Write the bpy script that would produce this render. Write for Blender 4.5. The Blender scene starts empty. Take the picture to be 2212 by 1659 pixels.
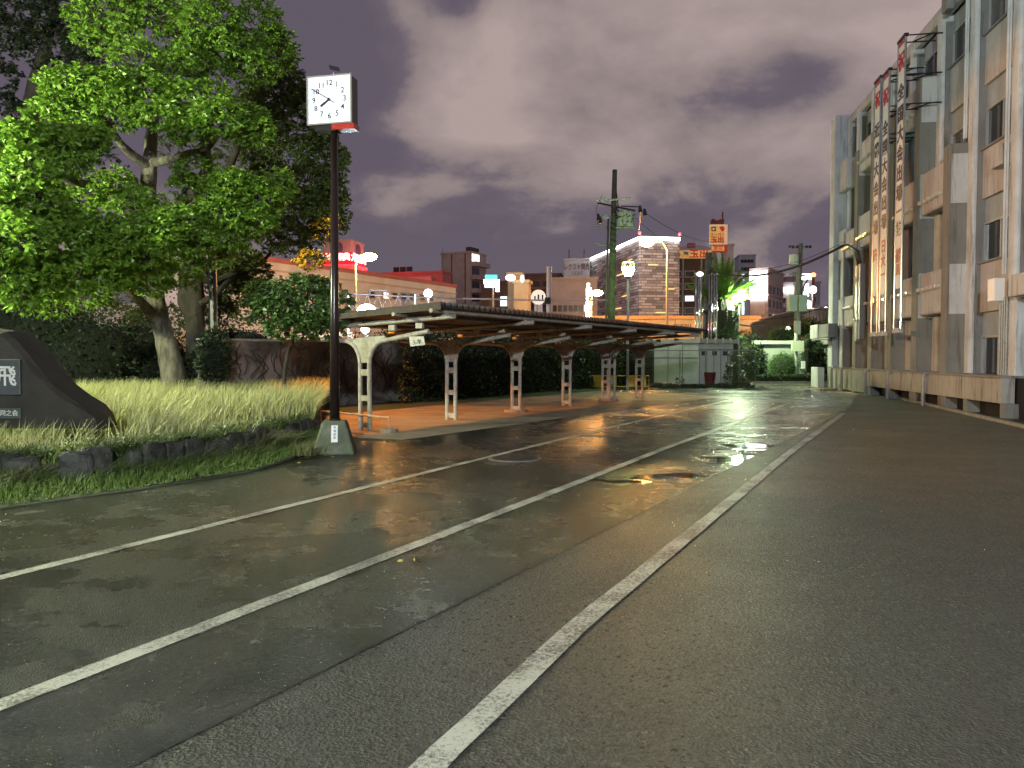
import bpy, math, random
import numpy as np
from mathutils import Vector, Matrix
R = math.radians
random.seed(7); RNG = np.random.default_rng(11)
sc = bpy.context.scene
COL = sc.collection
# ------------------------------------------------------------ camera
F, U0, V0, CH, PITCH = 1662.0, 1106.0, 829.5, 1.55, R(2.05)
cam_d = bpy.data.cameras.new('camera'); cam = bpy.data.objects.new('camera', cam_d); COL.objects.link(cam)
cam.location = (0, 0, CH); cam.rotation_euler = (R(90) - PITCH, 0, 0)
cam_d.sensor_width = 36; cam_d.lens = 36 * F / 2212; cam_d.clip_end = 3000; cam_d.clip_start = 0.05
sc.camera = cam
sc.view_settings.view_transform = 'Standard'; sc.view_settings.look = 'None'
sc.view_settings.exposure = 0.35; sc.view_settings.gamma = 1; sc.view_settings.use_curve_mapping = False
sc.cycles.use_denoising = True
sc.cycles.max_bounces = 6; sc.cycles.diffuse_bounces = 2; sc.cycles.glossy_bounces = 3
sc.cycles.sample_clamp_indirect = 4; sc.cycles.sample_clamp_direct = 0
sc.cycles.caustics_reflective = False; sc.cycles.caustics_refractive = False
def ray(u, v):
    cx, cy = (u - U0) / F, (V0 - v) / F
    return Vector((cx, math.cos(PITCH) + cy * math.sin(PITCH), -math.sin(PITCH) + cy * math.cos(PITCH)))
def at(u, v, Y):
    d = ray(u, v); return Vector((0, 0, CH)) + d * (Y / d.y)
def gp(u, v, z=0.0):
    d = ray(u, v); return Vector((0, 0, CH)) + d * ((z - CH) / d.z)
def zat(v, Y): return at(U0, v, Y).z
def xat(u, Y): return at(u, 770, Y).x
# ------------------------------------------------------------ world: city-lit night clouds
w = bpy.data.worlds.new("World"); sc.world = w; w.use_nodes = True
nt = w.node_tree; N = nt.nodes; L = nt.links
bg = N['Background']
tc = N.new('ShaderNodeTexCoord'); sep = N.new('ShaderNodeSeparateXYZ'); L.new(tc.outputs['Generated'], sep.inputs[0])
def wm(op, a, b=None, c=None, clamp=False):
    n = N.new('ShaderNodeMath'); n.operation = op; n.use_clamp = clamp
    for i, x in enumerate((a, b, c)):
        if x is None: continue
        if isinstance(x, (int, float)): n.inputs[i].default_value = x
        else: L.new(x, n.inputs[i])
    return n.outputs[0]
zc = wm('MAXIMUM', sep.outputs[2], 0.0)
den = wm('ADD', zc, 0.42)
px, py = wm('DIVIDE', sep.outputs[0], den), wm('DIVIDE', sep.outputs[1], den)
cmb = N.new('ShaderNodeCombineXYZ'); L.new(px, cmb.inputs[0]); L.new(py, cmb.inputs[1])
n1 = N.new('ShaderNodeTexNoise'); n1.inputs['Scale'].default_value = 2.1; n1.inputs['Detail'].default_value = 7; n1.inputs['Roughness'].default_value = 0.52; n1.inputs['Distortion'].default_value = 0.25
off = N.new('ShaderNodeVectorMath'); off.operation = 'ADD'; off.inputs[1].default_value = (3.1, 8.2, 0.4); L.new(cmb.outputs[0], off.inputs[0]); L.new(off.outputs[0], n1.inputs['Vector'])
# one big bank of cloud up the middle of the view
def blob(ax, az, sx, sz):
    d = wm('ADD', wm('POWER', wm('ABSOLUTE', wm('DIVIDE', wm('SUBTRACT', sep.outputs[0], ax), sx)), 2.0), wm('POWER', wm('ABSOLUTE', wm('DIVIDE', wm('SUBTRACT', sep.outputs[2], az), sz)), 2.0))
    return wm('SUBTRACT', 1.0, d, clamp=True)
b1 = blob(0.09, 0.35, 0.36, 0.20); b2 = blob(0.30, 0.30, 0.22, 0.10); b3 = blob(-0.12, 0.18, 0.3, 0.05); b4 = blob(-0.33, 0.36, 0.22, 0.2); n5 = blob(0.29, 0.315, 0.10, 0.05); n6 = blob(-0.065, 0.44, 0.05, 0.06); n7 = blob(-0.07, 0.245, 0.16, 0.028); n8 = blob(0.05, 0.15, 0.6, 0.06)
n2 = N.new('ShaderNodeTexNoise'); n2.inputs['Scale'].default_value = 5.5; n2.inputs['Detail'].default_value = 7; n2.inputs['Roughness'].default_value = 0.6; L.new(off.outputs[0], n2.inputs['Vector'])
m_ = wm('ADD', wm('ADD', n1.outputs['Fac'], wm('MULTIPLY', wm('SUBTRACT', n2.outputs['Fac'], 0.5), 0.30)), wm('MULTIPLY', wm('MAXIMUM', b1, b2), 0.16))
m_ = wm('ADD', m_, wm('MULTIPLY', b3, 0.05)); m_ = wm('SUBTRACT', m_, wm('MULTIPLY', b4, 0.15)); m_ = wm('SUBTRACT', m_, wm('MULTIPLY', wm('MAXIMUM', n5, wm('MAXIMUM', n6, n7)), 0.13)); m_ = wm('SUBTRACT', m_, wm('MULTIPLY', n8, 0.06))
cr = N.new('ShaderNodeValToRGB'); L.new(m_, cr.inputs[0])
e = cr.color_ramp.elements
e[0].position = 0.47; e[0].color = (0.095, 0.080, 0.105, 1); e[1].position = 0.78; e[1].color = (0.34, 0.27, 0.255, 1)
x = e.new(0.53); x.color = (0.115, 0.094, 0.118, 1); x = e.new(0.60); x.color = (0.215, 0.172, 0.174, 1)
hz = wm('POWER', wm('SUBTRACT', 1.0, zc, clamp=True), 14.0)
mx = N.new('ShaderNodeMix'); mx.data_type = 'RGBA'; L.new(wm('MULTIPLY', hz, 0.55), mx.inputs[0]); L.new(cr.outputs[0], mx.inputs[6]); mx.inputs[7].default_value = (0.17, 0.130, 0.150, 1)
L.new(mx.outputs[2], bg.inputs[0]); bg.inputs[1].default_value = 1.0
# ------------------------------------------------------------ materials
MATS = {}
def mat(name, c, c2=None, scale=3.0, rough=0.7, rough2=None, bump=0.0, bscale=None, metal=0.0, emit=None, es=0.0, detail=5, stretch=(1, 1, 1), spec=0.5, lo=0.35, hi=0.65, trans=0.0, sub=0.0, alpha=1.0):
    if name in MATS: return MATS[name]
    m = bpy.data.materials.new(name); m.use_nodes = True; MATS[name] = m
    nt = m.node_tree; N = nt.nodes; L = nt.links; p = N['Principled BSDF']
    p.inputs['Base Color'].default_value = (*c, 1); p.inputs['Roughness'].default_value = rough; p.inputs['Metallic'].default_value = metal
    p.inputs['Specular IOR Level'].default_value = spec; p.inputs['Transmission Weight'].default_value = trans; p.inputs['Alpha'].default_value = alpha
    if emit: p.inputs['Emission Color'].default_value = (*emit, 1); p.inputs['Emission Strength'].default_value = es
    if c2 or bump or rough2 is not None:
        g = N.new('ShaderNodeNewGeometry'); mp = N.new('ShaderNodeMapping'); L.new(g.outputs['Position'], mp.inputs[0]); mp.inputs['Scale'].default_value = stretch
        no = N.new('ShaderNodeTexNoise'); no.inputs['Scale'].default_value = scale; no.inputs['Detail'].default_value = detail; no.inputs['Roughness'].default_value = 0.62; L.new(mp.outputs[0], no.inputs['Vector'])
        mr = N.new('ShaderNodeMapRange'); mr.inputs[1].default_value = lo; mr.inputs[2].default_value = hi; L.new(no.outputs['Fac'], mr.inputs[0])
        if c2:
            mx = N.new('ShaderNodeMix'); mx.data_type = 'RGBA'; L.new(mr.outputs[0], mx.inputs[0]); mx.inputs[6].default_value = (*c, 1); mx.inputs[7].default_value = (*c2, 1); L.new(mx.outputs[2], p.inputs['Base Color'])
        if rough2 is not None:
            r = N.new('ShaderNodeMapRange'); r.inputs[3].default_value = rough; r.inputs[4].default_value = rough2; L.new(mr.outputs[0], r.inputs[0]); L.new(r.outputs[0], p.inputs['Roughness'])
        if bump:
            nb = N.new('ShaderNodeTexNoise'); nb.inputs['Scale'].default_value = bscale or scale * 6; nb.inputs['Detail'].default_value = 4; L.new(g.outputs['Position'], nb.inputs['Vector'])
            b = N.new('ShaderNodeBump'); b.inputs['Strength'].default_value = bump; b.inputs['Distance'].default_value = 0.02; L.new(nb.outputs['Fac'], b.inputs['Height']); L.new(b.outputs[0], p.inputs['Normal'])
    return m
def leafy(m, f=.35):
    nt = m.node_tree; N = nt.nodes; L = nt.links; p = N['Principled BSDF']; tr = N.new('ShaderNodeBsdfTranslucent'); mx = N.new('ShaderNodeMixShader'); mx.inputs[0].default_value = f
    if p.inputs['Base Color'].links: L.new(p.inputs['Base Color'].links[0].from_socket, tr.inputs[0])
    L.new(p.outputs[0], mx.inputs[1]); L.new(tr.outputs[0], mx.inputs[2]); L.new(mx.outputs[0], N['Material Output'].inputs[0]); return m
def emi(name, c, s):
    if name in MATS: return MATS[name]
    m = bpy.data.materials.new(name); m.use_nodes = True; MATS[name] = m
    p = m.node_tree.nodes['Principled BSDF']; p.inputs['Base Color'].default_value = (*[min(1, q * .6 + .1) for q in c], 1); p.inputs['Emission Color'].default_value = (*c, 1); p.inputs['Emission Strength'].default_value = s
    return m
# ------------------------------------------------------------ object helpers
WM = {}     # world matrix of each root Empty, so parts can be written in world space
def tag(o, label=None, cat=None, group=None, kind=None):
    if label: o['label'] = label
    if cat: o['category'] = cat
    if group: o['group'] = group
    if kind: o['kind'] = kind
    return o
def thing(name, label, cat, loc=(0, 0, 0), rz=0.0, group=None):
    o = bpy.data.objects.new(name, None); COL.objects.link(o); o.empty_display_size = 0.3
    o.location = loc; o.rotation_euler = (0, 0, rz)
    WM[o.name] = Matrix.Translation(Vector(loc)) @ Matrix.Rotation(rz, 4, 'Z')
    return tag(o, label, cat, group)
def wmat(o): return WM.get(o.name, Matrix.Identity(4)) if o else Matrix.Identity(4)
def link(name, me, parent=None, kind=None):
    o = bpy.data.objects.new(name, me); COL.objects.link(o)
    if parent: o.parent = parent; WM[o.name] = wmat(parent)
    if kind: o['kind'] = kind
    return o
def copy_tree(o, parent=None, loc=None, rz=None):
    c = o.copy(); COL.objects.link(c); c.parent = parent
    if parent is None:
        if loc is not None: c.location = loc
        if rz is not None: c.rotation_euler = (0, 0, rz)
        WM[c.name] = Matrix.Translation(c.location) @ Matrix.Rotation(c.rotation_euler[2], 4, 'Z')
    for ch in list(o.children): copy_tree(ch, c)
    return c
class MB:
    def __init__(s): s.v = []; s.f = []
    def poly(s, pts):
        n = len(s.v); s.v += [tuple(p) for p in pts]; s.f.append(tuple(range(n, n + len(pts)))); return s
    def hexa(s, b, t):
        n = len(s.v); s.v += [tuple(p) for p in b] + [tuple(p) for p in t]
        s.f += [(n + 3, n + 2, n + 1, n), (n + 4, n + 5, n + 6, n + 7)] + [(n + i, n + (i + 1) % 4, n + 4 + (i + 1) % 4, n + 4 + i) for i in range(4)]; return s
    def box(s, c, d, rz=0.0):
        c = Vector(c); ca, sa = math.cos(rz), math.sin(rz); q = []
        for z in (-.5, .5):
            for X, Y in ((-.5, -.5), (.5, -.5), (.5, .5), (-.5, .5)):
                x, y = X * d[0], Y * d[1]; q.append((c.x + x * ca - y * sa, c.y + x * sa + y * ca, c.z + z * d[2]))
        return s.hexa(q[:4], q[4:])
    def prism(s, pts, z0, z1):
        n = len(s.v); k = len(pts); s.v += [(p[0], p[1], z0) for p in pts] + [(p[0], p[1], z1) for p in pts]
        s.f.append(tuple(range(n + k - 1, n - 1, -1))); s.f.append(tuple(range(n + k, n + 2 * k)))
        s.f += [(n + i, n + (i + 1) % k, n + k + (i + 1) % k, n + k + i) for i in range(k)]; return s
    def extr(s, pts, d):
        n = len(s.v); k = len(pts); d = Vector(d); s.v += [tuple(p) for p in pts] + [tuple(Vector(p) + d) for p in pts]
        s.f.append(tuple(range(n + k - 1, n - 1, -1))); s.f.append(tuple(range(n + k, n + 2 * k)))
        s.f += [(n + i, n + (i + 1) % k, n + k + (i + 1) % k, n + k + i) for i in range(k)]; return s
    def tube(s, pts, r, n=8, cap=True):
        pts = [Vector(p) for p in pts]; rs = r if isinstance(r, (list, tuple)) else [r] * len(pts); base = len(s.v); prev = None
        for i, p in enumerate(pts):
            d = (pts[min(i + 1, len(pts) - 1)] - pts[max(i - 1, 0)]).normalized()
            if prev is None:
                a = Vector((0, 0, 1)) if abs(d.z) < .9 else Vector((1, 0, 0)); prev = d.cross(a).normalized()
            x = (prev - d * prev.dot(d)).normalized(); prev = x; y = d.cross(x)
            for j in range(n):
                t = 2 * math.pi * (j + .5) / n; s.v.append(tuple(p + (x * math.cos(t) + y * math.sin(t)) * rs[i]))
        for i in range(len(pts) - 1):
            for j in range(n):
                a = base + i * n + j; b = base + i * n + (j + 1) % n; s.f.append((a, b, b + n, a + n))
        if cap: s.f.append(tuple(base + j for j in range(n - 1, -1, -1))); s.f.append(tuple(base + (len(pts) - 1) * n + j for j in range(n)))
        return s
    def ball(s, c, r, n=12, m=8, sq=(1, 1, 1), noise=0.0, seed=0):
        base = len(s.v); rr = random.Random(seed)
        for i in range(m + 1):
            th = math.pi * i / m
            for j in range(n):
                ph = 2 * math.pi * j / n; k = 1 + (rr.random() - .5) * noise * (0 if i in (0, m) else 1)
                s.v.append((c[0] + r * sq[0] * math.sin(th) * math.cos(ph) * k, c[1] + r * sq[1] * math.sin(th) * math.sin(ph) * k, c[2] + r * sq[2] * math.cos(th) * k))
        for i in range(m):
            for j in range(n):
                a = base + i * n + j; b = base + i * n + (j + 1) % n; s.f.append((a, a + n, b + n, b))
        return s
    def build(s, name, m, parent=None, smooth=False, kind=None, bevel=0.0, world=True):
        me = bpy.data.meshes.new(name); inv = wmat(parent).inverted() if (parent and world) else None
        me.from_pydata([tuple(inv @ Vector(p)) for p in s.v] if inv else s.v, [], s.f)
        me.materials.append(m)
        if smooth: me.polygons.foreach_set('use_smooth', [True] * len(me.polygons))
        me.validate(); o = link(name, me, parent, kind)
        if bevel:
            b = o.modifiers.new('bevel', 'BEVEL'); b.width = bevel; b.segments = 2; b.limit_method = 'ANGLE'
        return o
def npmesh(name, V, Fq, m, parent=None, smooth=False, kind=None):
    "V (n,3) world, Fq (k,3|4) index array"
    inv = wmat(parent).inverted() if parent else Matrix.Identity(4)
    M = np.array(inv); V = V @ M[:3, :3].T + M[:3, 3]
    me = bpy.data.meshes.new(name); k = Fq.shape[1]
    me.vertices.add(len(V)); me.vertices.foreach_set('co', V.astype('f').ravel())
    me.loops.add(Fq.size); me.loops.foreach_set('vertex_index', Fq.astype('i').ravel())
    me.polygons.add(len(Fq)); me.polygons.foreach_set('loop_start', np.arange(0, Fq.size, k, dtype='i')); me.polygons.foreach_set('loop_total', np.full(len(Fq), k, 'i'))
    me.update(calc_edges=True); me.materials.append(m)
    if smooth: me.polygons.foreach_set('use_smooth', [True] * len(me.polygons))
    return link(name, me, parent, kind)
def text(name, body, size, m, pos, xdir, parent=None, up=(0, 0, 1), extrude=0.004, sx=1.0, bold=0.0):
    cu = bpy.data.curves.new(name, 'FONT'); cu.body = body; cu.size = size; cu.align_x = 'CENTER'; cu.align_y = 'CENTER'; cu.extrude = extrude; cu.offset = bold
    cu.resolution_u = 3
    o = bpy.data.objects.new(name, cu); COL.objects.link(o); dg = bpy.context.evaluated_depsgraph_get()
    me = bpy.data.meshes.new_from_object(o.evaluated_get(dg)); bpy.data.objects.remove(o)
    X = Vector(xdir).normalized(); Z = Vector(up).normalized(); n = X.cross(Z); Z = n.cross(X)
    M = Matrix((( X.x * sx, Z.x, n.x, pos[0]), (X.y * sx, Z.y, n.y, pos[1]), (X.z * sx, Z.z, n.z, pos[2]), (0, 0, 0, 1)))
    if parent: M = wmat(parent).inverted() @ M
    me.transform(M); me.materials.clear(); me.materials.append(m)
    return link(name, me, parent)
def rot2(a): return np.array([[math.cos(a), -math.sin(a)], [math.sin(a), math.cos(a)]])
# leaves: pts (n,3) bases, dirs (n,3) pointing base->tip; folded diamonds
def leaves(P, D, ln, wd, rng, jitter=0.35):
    n = len(P); ln = ln * (1 + jitter * (rng.random(n) - .5) * 2)[:, None]; D = D / np.linalg.norm(D, axis=1)[:, None]
    rnd = rng.normal(size=(n, 3)); S = np.cross(D, rnd); S /= np.linalg.norm(S, axis=1)[:, None] + 1e-9
    up = np.cross(S, D); mid = P + D * ln * .45
    V = np.stack([P, mid + S * ln * wd - up * ln * .06, P + D * ln - up * ln * .12, mid - S * ln * wd - up * ln * .06], 1).reshape(-1, 3)
    i = np.arange(n) * 4; Fq = np.stack([np.stack([i, i + 1, i + 2], 1), np.stack([i, i + 2, i + 3], 1)], 1).reshape(-1, 3)
    return V, Fq
def light(name, loc, col, power, radius=0.12, parent=None, spot=None):
    ld = bpy.data.lights.new(name, 'POINT'); ld.energy = power; ld.color = col; ld.shadow_soft_size = radius
    o = bpy.data.objects.new(name, ld); COL.objects.link(o)
    if parent: o.parent = parent; o.location = wmat(parent).inverted() @ Vector(loc); WM[o.name] = wmat(parent)
    else: o.location = loc
    return o
SOD = (1.0, 0.42, 0.08); MERC = (0.72, 1.0, 0.62)
# common materials
white_paint = mat('worn_cream_paint', (.40, .375, .32), (.23, .18, .13), 9, .55, bump=.25, lo=.45, hi=.75)
steel = mat('galvanised_steel', (.38, .39, .40), (.28, .28, .28), 14, .45, metal=.4)
blackm = mat('black_paint', (.02, .02, .022), rough=.35)
concrete = mat('weathered_concrete', (.30, .29, .26), (.17, .165, .14), 4, .8, bump=.4, bscale=60)
poleconc = mat('pole_concrete', (.20, .19, .165), (.10, .10, .085), 6, .8, bump=.3, bscale=40)
darkgap = mat('dark_opening', (.012, .012, .013), rough=.6)
# ============================================================ GROUND
SD = Vector((math.sin(R(31)), math.cos(R(31)), 0)); TD = Vector((math.cos(R(31)), -math.sin(R(31)), 0))   # along / across the shelter
C1 = Vector((-3.08, 16.1, 0))
def SP(s, t, z=0.0): return C1 + SD * s + TD * t + Vector((0, 0, z))
def wet(name, c, c2, rlo, rhi, grain, gscale, puddles, pthr=(0.60, 0.66), stones=0.0, spec=.5):
    m = bpy.data.materials.new(name); m.use_nodes = True; nt = m.node_tree; N = nt.nodes; L = nt.links; p = N['Principled BSDF']
    g = N.new('ShaderNodeNewGeometry')
    def noise(s, d=4, r=.55, vec=None):
        n = N.new('ShaderNodeTexNoise'); n.inputs['Scale'].default_value = s; n.inputs['Detail'].default_value = d; n.inputs['Roughness'].default_value = r; L.new(vec or g.outputs['Position'], n.inputs['Vector']); return n.outputs['Fac']
    def mth(op, a, b, clamp=False):
        n = N.new('ShaderNodeMath'); n.operation = op; n.use_clamp = clamp
        for i, x in enumerate((a, b)):
            if isinstance(x, (int, float)): n.inputs[i].default_value = x
            else: L.new(x, n.inputs[i])
        return n.outputs[0]
    def rng_(x, a, b, c, d):
        n = N.new('ShaderNodeMapRange'); n.inputs[1].default_value = a; n.inputs[2].default_value = b; n.inputs[3].default_value = c; n.inputs[4].default_value = d; L.new(x, n.inputs[0]); return n.outputs[0]
    big = noise(.55, 3); mid = noise(2.6, 5, .65); fine = noise(gscale, 3, .7)
    mp = N.new('ShaderNodeMapping'); mp.inputs['Rotation'].default_value = (0, 0, R(12)); mp.inputs['Scale'].default_value = (.35, 1.15, 1); L.new(g.outputs['Position'], mp.inputs[0])
    pn = noise(.9, 6, .6, mp.outputs[0])
    sx = N.new('ShaderNodeSeparateXYZ'); L.new(g.outputs['Position'], sx.inputs[0])
    acc = None
    for (px, py, ra, st) in puddles:
        dx = mth('DIVIDE', mth('SUBTRACT', sx.outputs[0], px), ra); dy = mth('DIVIDE', mth('SUBTRACT', sx.outputs[1], py), ra * 1.3)
        d = mth('SUBTRACT', 1.0, mth('ADD', mth('MULTIPLY', dx, dx), mth('MULTIPLY', dy, dy)), True)
        d = mth('MULTIPLY', d, st); acc = d if acc is None else mth('MAXIMUM', acc, d)
    pm = mth('SUBTRACT', mth('ADD', pn, acc), .05) if acc is not None else pn
    mask = rng_(pm, pthr[0], pthr[1], 0, 1)
    mx = N.new('ShaderNodeMix'); mx.data_type = 'RGBA'; mx.inputs[6].default_value = (*c, 1); mx.inputs[7].default_value = (*c2, 1)
    vo = N.new('ShaderNodeTexVoronoi'); vo.inputs['Scale'].default_value = gscale * .8; L.new(g.outputs['Position'], vo.inputs['Vector'])
    gr = noise(24, 8, .85)
    sp = mth('POWER', rng_(vo.outputs['Color'], 0, 1, 0, 1), 2.2)
    L.new(mth('MULTIPLY', mth('ADD', rng_(gr, .42, .62, 0, .75), mth('MULTIPLY', sp, .7)), rng_(mth('ADD', mth('MULTIPLY', big, .5), mth('MULTIPLY', mid, .5)), .35, .65, .45, 1.0), True), mx.inputs[0])
    mx2 = N.new('ShaderNodeMix'); mx2.data_type = 'RGBA'; L.new(mth('MULTIPLY', mask, .6), mx2.inputs[0]); L.new(mx.outputs[2], mx2.inputs[6]); mx2.inputs[7].default_value = (c[0] * .4, c[1] * .4, c[2] * .4, 1)
    L.new(mx2.outputs[2], p.inputs['Base Color'])
    ro = rng_(mth('ADD', mth('MULTIPLY', big, .6), mth('MULTIPLY', mid, .4)), .36, .62, rlo, rhi)
    ro = mth('MULTIPLY', ro, rng_(vo.outputs['Color'], .80, .86, 1.0, .38))
    mr = N.new('ShaderNodeMix'); mr.data_type = 'FLOAT'; L.new(mask, mr.inputs[0]); L.new(ro, mr.inputs[2]); mr.inputs[3].default_value = 0.03
    L.new(mr.outputs[0], p.inputs['Roughness'])
    b = N.new('ShaderNodeBump'); b.inputs['Distance'].default_value = 0.035
    L.new(mth('MULTIPLY', mth('SUBTRACT', 1.0, mask), grain), b.inputs['Strength'])
    L.new(mth('ADD', fine, mth('MULTIPLY', vo.outputs['Distance'], .8)), b.inputs['Height'])
    b2 = N.new('ShaderNodeBump'); b2.inputs['Distance'].default_value = 0.02; b2.inputs['Strength'].default_value = .12; L.new(mid, b2.inputs['Height']); L.new(b.outputs[0], b2.inputs['Normal'])
    L.new(b2.outputs[0], p.inputs['Normal']); p.inputs['Specular IOR Level'].default_value = spec
    MATS[name] = m; return m
def pk(u, v): q = gp(u, v); return (q.x, q.y)
pud = [(*pk(1570, 1000), 1.5, .22), (*pk(1440, 1022), .9, .23), (*pk(1500, 965), 1.8, .17), (*pk(1600, 962), 1.2, .2), (*pk(1640, 930), 4.0, .17), (*pk(1740, 905), 4.5, .13), (*pk(1560, 890), 5.0, .1), (*pk(1350, 1045), .8, .17), (*pk(1110, 990), .0001, 0)]
far_ground = mat('far_ground_asphalt', (.05, .05, .048), (.03, .03, .03), .5, .8)
MB().poly([(-600, -60, -.02), (700, -60, -.02), (700, 900, -.02), (-600, 900, -.02)]).build('ground', far_ground, kind='structure')
coarse = wet('coarse_wet_asphalt', (.006, .006, .005), (.115, .118, .088), .34, .56, 1.0, 70, [(*pk(2120, 1018), .5, .12), (*pk(1600, 1200), .8, .06), (*pk(1900, 968), 1.5, .07)], (.68, .76), spec=.5)
smoothm = wet('smooth_wet_asphalt', (.005, .005, .003), (.062, .062, .042), .13, .36, .8, 120, pud, (.67, .71))
# yard surface: the rough right-hand asphalt, and the smoother patch left of the joint
MB().poly([(-30, -25, 0), (32, -25, 0), (32, 70, 0), (-30, 70, 0)]).build('yard_asphalt', coarse, kind='structure')
J1, J2 = gp(1830, 885), gp(560, 1520)
jd = (J2 - J1).normalized(); J3 = J1 + jd * 60
MB().poly([(J1.x, J1.y, .004), (19.0, 41.5, .004), (8.8, 41.5, .004), (-24, 22, .004), (-24, -25, .004), (J3.x, J3.y, .004)][::-1]).build('road_patch', smoothm, kind='structure')
# pale paving under the shelter
pav = mat('damp_shelter_paving', (.30, .25, .19), (.17, .145, .11), 1.2, .55, .8, bump=.5, bscale=90, lo=.3, hi=.7)
c = [SP(-2.0, -3.6), SP(-1.1, 1.9), SP(17.5, 2.6), SP(19.5, -3.6)]
MB().poly([(q.x, q.y, .008) for q in c]).build('shelter_paving', pav, kind='structure')
verge = mat('dark_verge_soil', (.03, .05, .02), (.02, .03, .012), 5, .9, bump=.5)
c = [SP(.6, -3.6), SP(19.5, -3.6), SP(30, -7), SP(.6, -7)]
MB().poly([(q.x, q.y, .012) for q in c]).build('verge', verge, kind='structure')
# painted lines
linem = bpy.data.materials.new('worn_line_paint'); linem.use_nodes = True
def _():
    nt = linem.node_tree; N = nt.nodes; L = nt.links; p = N['Principled BSDF']; g = N.new('ShaderNodeNewGeometry')
    n = N.new('ShaderNodeTexNoise'); n.inputs['Scale'].default_value = 55; n.inputs['Detail'].default_value = 5; n.inputs['Roughness'].default_value = .8; L.new(g.outputs['Position'], n.inputs['Vector'])
    n2 = N.new('ShaderNodeTexNoise'); n2.inputs['Scale'].default_value = 2.2; n2.inputs['Detail'].default_value = 4; L.new(g.outputs['Position'], n2.inputs['Vector'])
    a = N.new('ShaderNodeMath'); a.operation = 'MULTIPLY_ADD'; L.new(n2.outputs['Fac'], a.inputs[0]); a.inputs[1].default_value = .5; L.new(n.outputs['Fac'], a.inputs[2])
    cr = N.new('ShaderNodeValToRGB'); L.new(a.outputs[0], cr.inputs[0]); e = cr.color_ramp.elements
    e[0].position = .66; e[0].color = (.07, .065, .055, 1); e[1].position = .80; e[1].color = (.46, .46, .37, 1)
    L.new(cr.outputs[0], p.inputs['Base Color']); p.inputs['Roughness'].default_value = .5
    b = N.new('ShaderNodeBump'); b.inputs['Strength'].default_value = .5; b.inputs['Distance'].default_value = .006; L.new(n.outputs['Fac'], b.inputs['Height']); L.new(b.outputs[0], p.inputs['Normal'])
_()
def line(px, wd, z):
    pts = [gp(u, v) for u, v in px]; mb = MB(); rr = random.Random(len(px)); L_, R_ = [], []
    dense = []
    for a, b in zip(pts[:-1], pts[1:]):
        n = max(1, int((b - a).length / .35))
        dense += [a.lerp(b, i / n) for i in range(n)]
    dense.append(pts[-1])
    for i, p in enumerate(dense):
        d = (dense[min(i + 1, len(dense) - 1)] - dense[max(i - 1, 0)]).normalized(); n_ = Vector((-d.y, d.x, 0))
        L_.append(p + n_ * (wd / 2 + rr.uniform(-.006, .006))); R_.append(p - n_ * (wd / 2 + rr.uniform(-.006, .006)))
    n = len(dense)
    mb.v = [(p.x, p.y, z) for p in L_] + [(p.x, p.y, z) for p in R_]; mb.f = [(i, n + i, n + i + 1, i + 1) for i in range(n - 1)]
    return mb.build('road_line', linem, kind='structure')
line([(-420, 1352), (0, 1250), (570, 1108), (1040, 992), (1290, 931), (1600, 859)], .115, .009)
line([(-520, 1735), (0, 1526), (628, 1283), (1256, 1040), (1440, 968), (1690, 876)], .125, .009)
line([(830, 1760), (960, 1627), (1240, 1360), (1540, 1115), (1700, 983), (1822, 893)], .135, .009)
line([(1380, 866), (1545, 858)], .10, .0165)
line([(1100, 876), (1300, 857)], .10, .0165)
# manholes, covers and a kerb on the building side
iron = mat('cast_iron', (.035, .035, .034), (.02, .02, .02), 40, .4, bump=.6, bscale=120, metal=.3)
ringc = mat('cover_concrete_ring', (.22, .21, .18), (.14, .13, .11), 12, .6)
def cover(u, v, r, lab):
    c = gp(u, v); t = thing('manhole_cover', lab, 'manhole', (c.x, c.y, 0), 0, 'round iron covers in the wet asphalt')
    MB().tube([(c.x, c.y, .002), (c.x, c.y, .013)], r * 1.12, 28).build('concrete_ring', ringc, t)
    m = MB().tube([(c.x, c.y, .003), (c.x, c.y, .018)], r, 28)
    for i in range(-4, 5):
        h = math.sqrt(max(0, r * r * .8 - (i * r * .2) ** 2)); m.box((c.x + i * r * .2, c.y, .0185), (r * .07, 2 * h, .005))
    m.build('iron_lid', iron, t)
cover(1112, 991, .36, 'large round dark manhole cover beside the leftmost white line')
cover(1287, 943, .13, 'small round iron cover between the first two white lines')
cover(1348, 929, .16, 'small iron cover in the asphalt farther toward the shelter end')
c = gp(900, 1218); kerb = mat('kerb_concrete', (.33, .32, .28), (.2, .19, .16), 8, .7, bump=.3)
p0, p1 = gp(1860, 842), gp(2300, 945)
d = (p1 - p0).normalized(); n_ = Vector((-d.y, d.x, 0)) * .06
MB().extr([p0 + n_, p1 + n_, p1 - n_, p0 - n_], (0, 0, .07)).build('kerb', kerb, kind='structure')
# ---- planting bed
soil = mat('bed_soil', (.045, .06, .02), (.03, .035, .018), 6, .9, bump=.6)
edge = [gp(-260, 1150), gp(0, 1101), (gp(300, 1060)), gp(550, 1020), gp(665, 982), gp(700, 960)]
def wallline(k):   # line of the stone border, inside the grass strip
    P = [gp(-260, 1098), gp(0, 1062), gp(170, 1050), gp(300, 1035), gp(480, 1003), gp(590, 975), gp(672, 950)]
    return P
WL = wallline(0)
back = [Vector((-5.6, 23.0, 0)), Vector((-12, 20.5, 0)), Vector((-22, 17, 0)), Vector((-22, 6, 0))]
n = len(edge)
m = MB().prism([(p.x, p.y) for p in edge + back[:1] + back[1:]], 0, .018); m.build('grass_strip', soil, kind='structure')
BZ = .34
inner = WL + back
MB().prism([(p.x, p.y) for p in inner], .04, BZ - .06).build('planting_bed', soil, kind='structure')
def bedz(x, y): return BZ - .06
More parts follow.
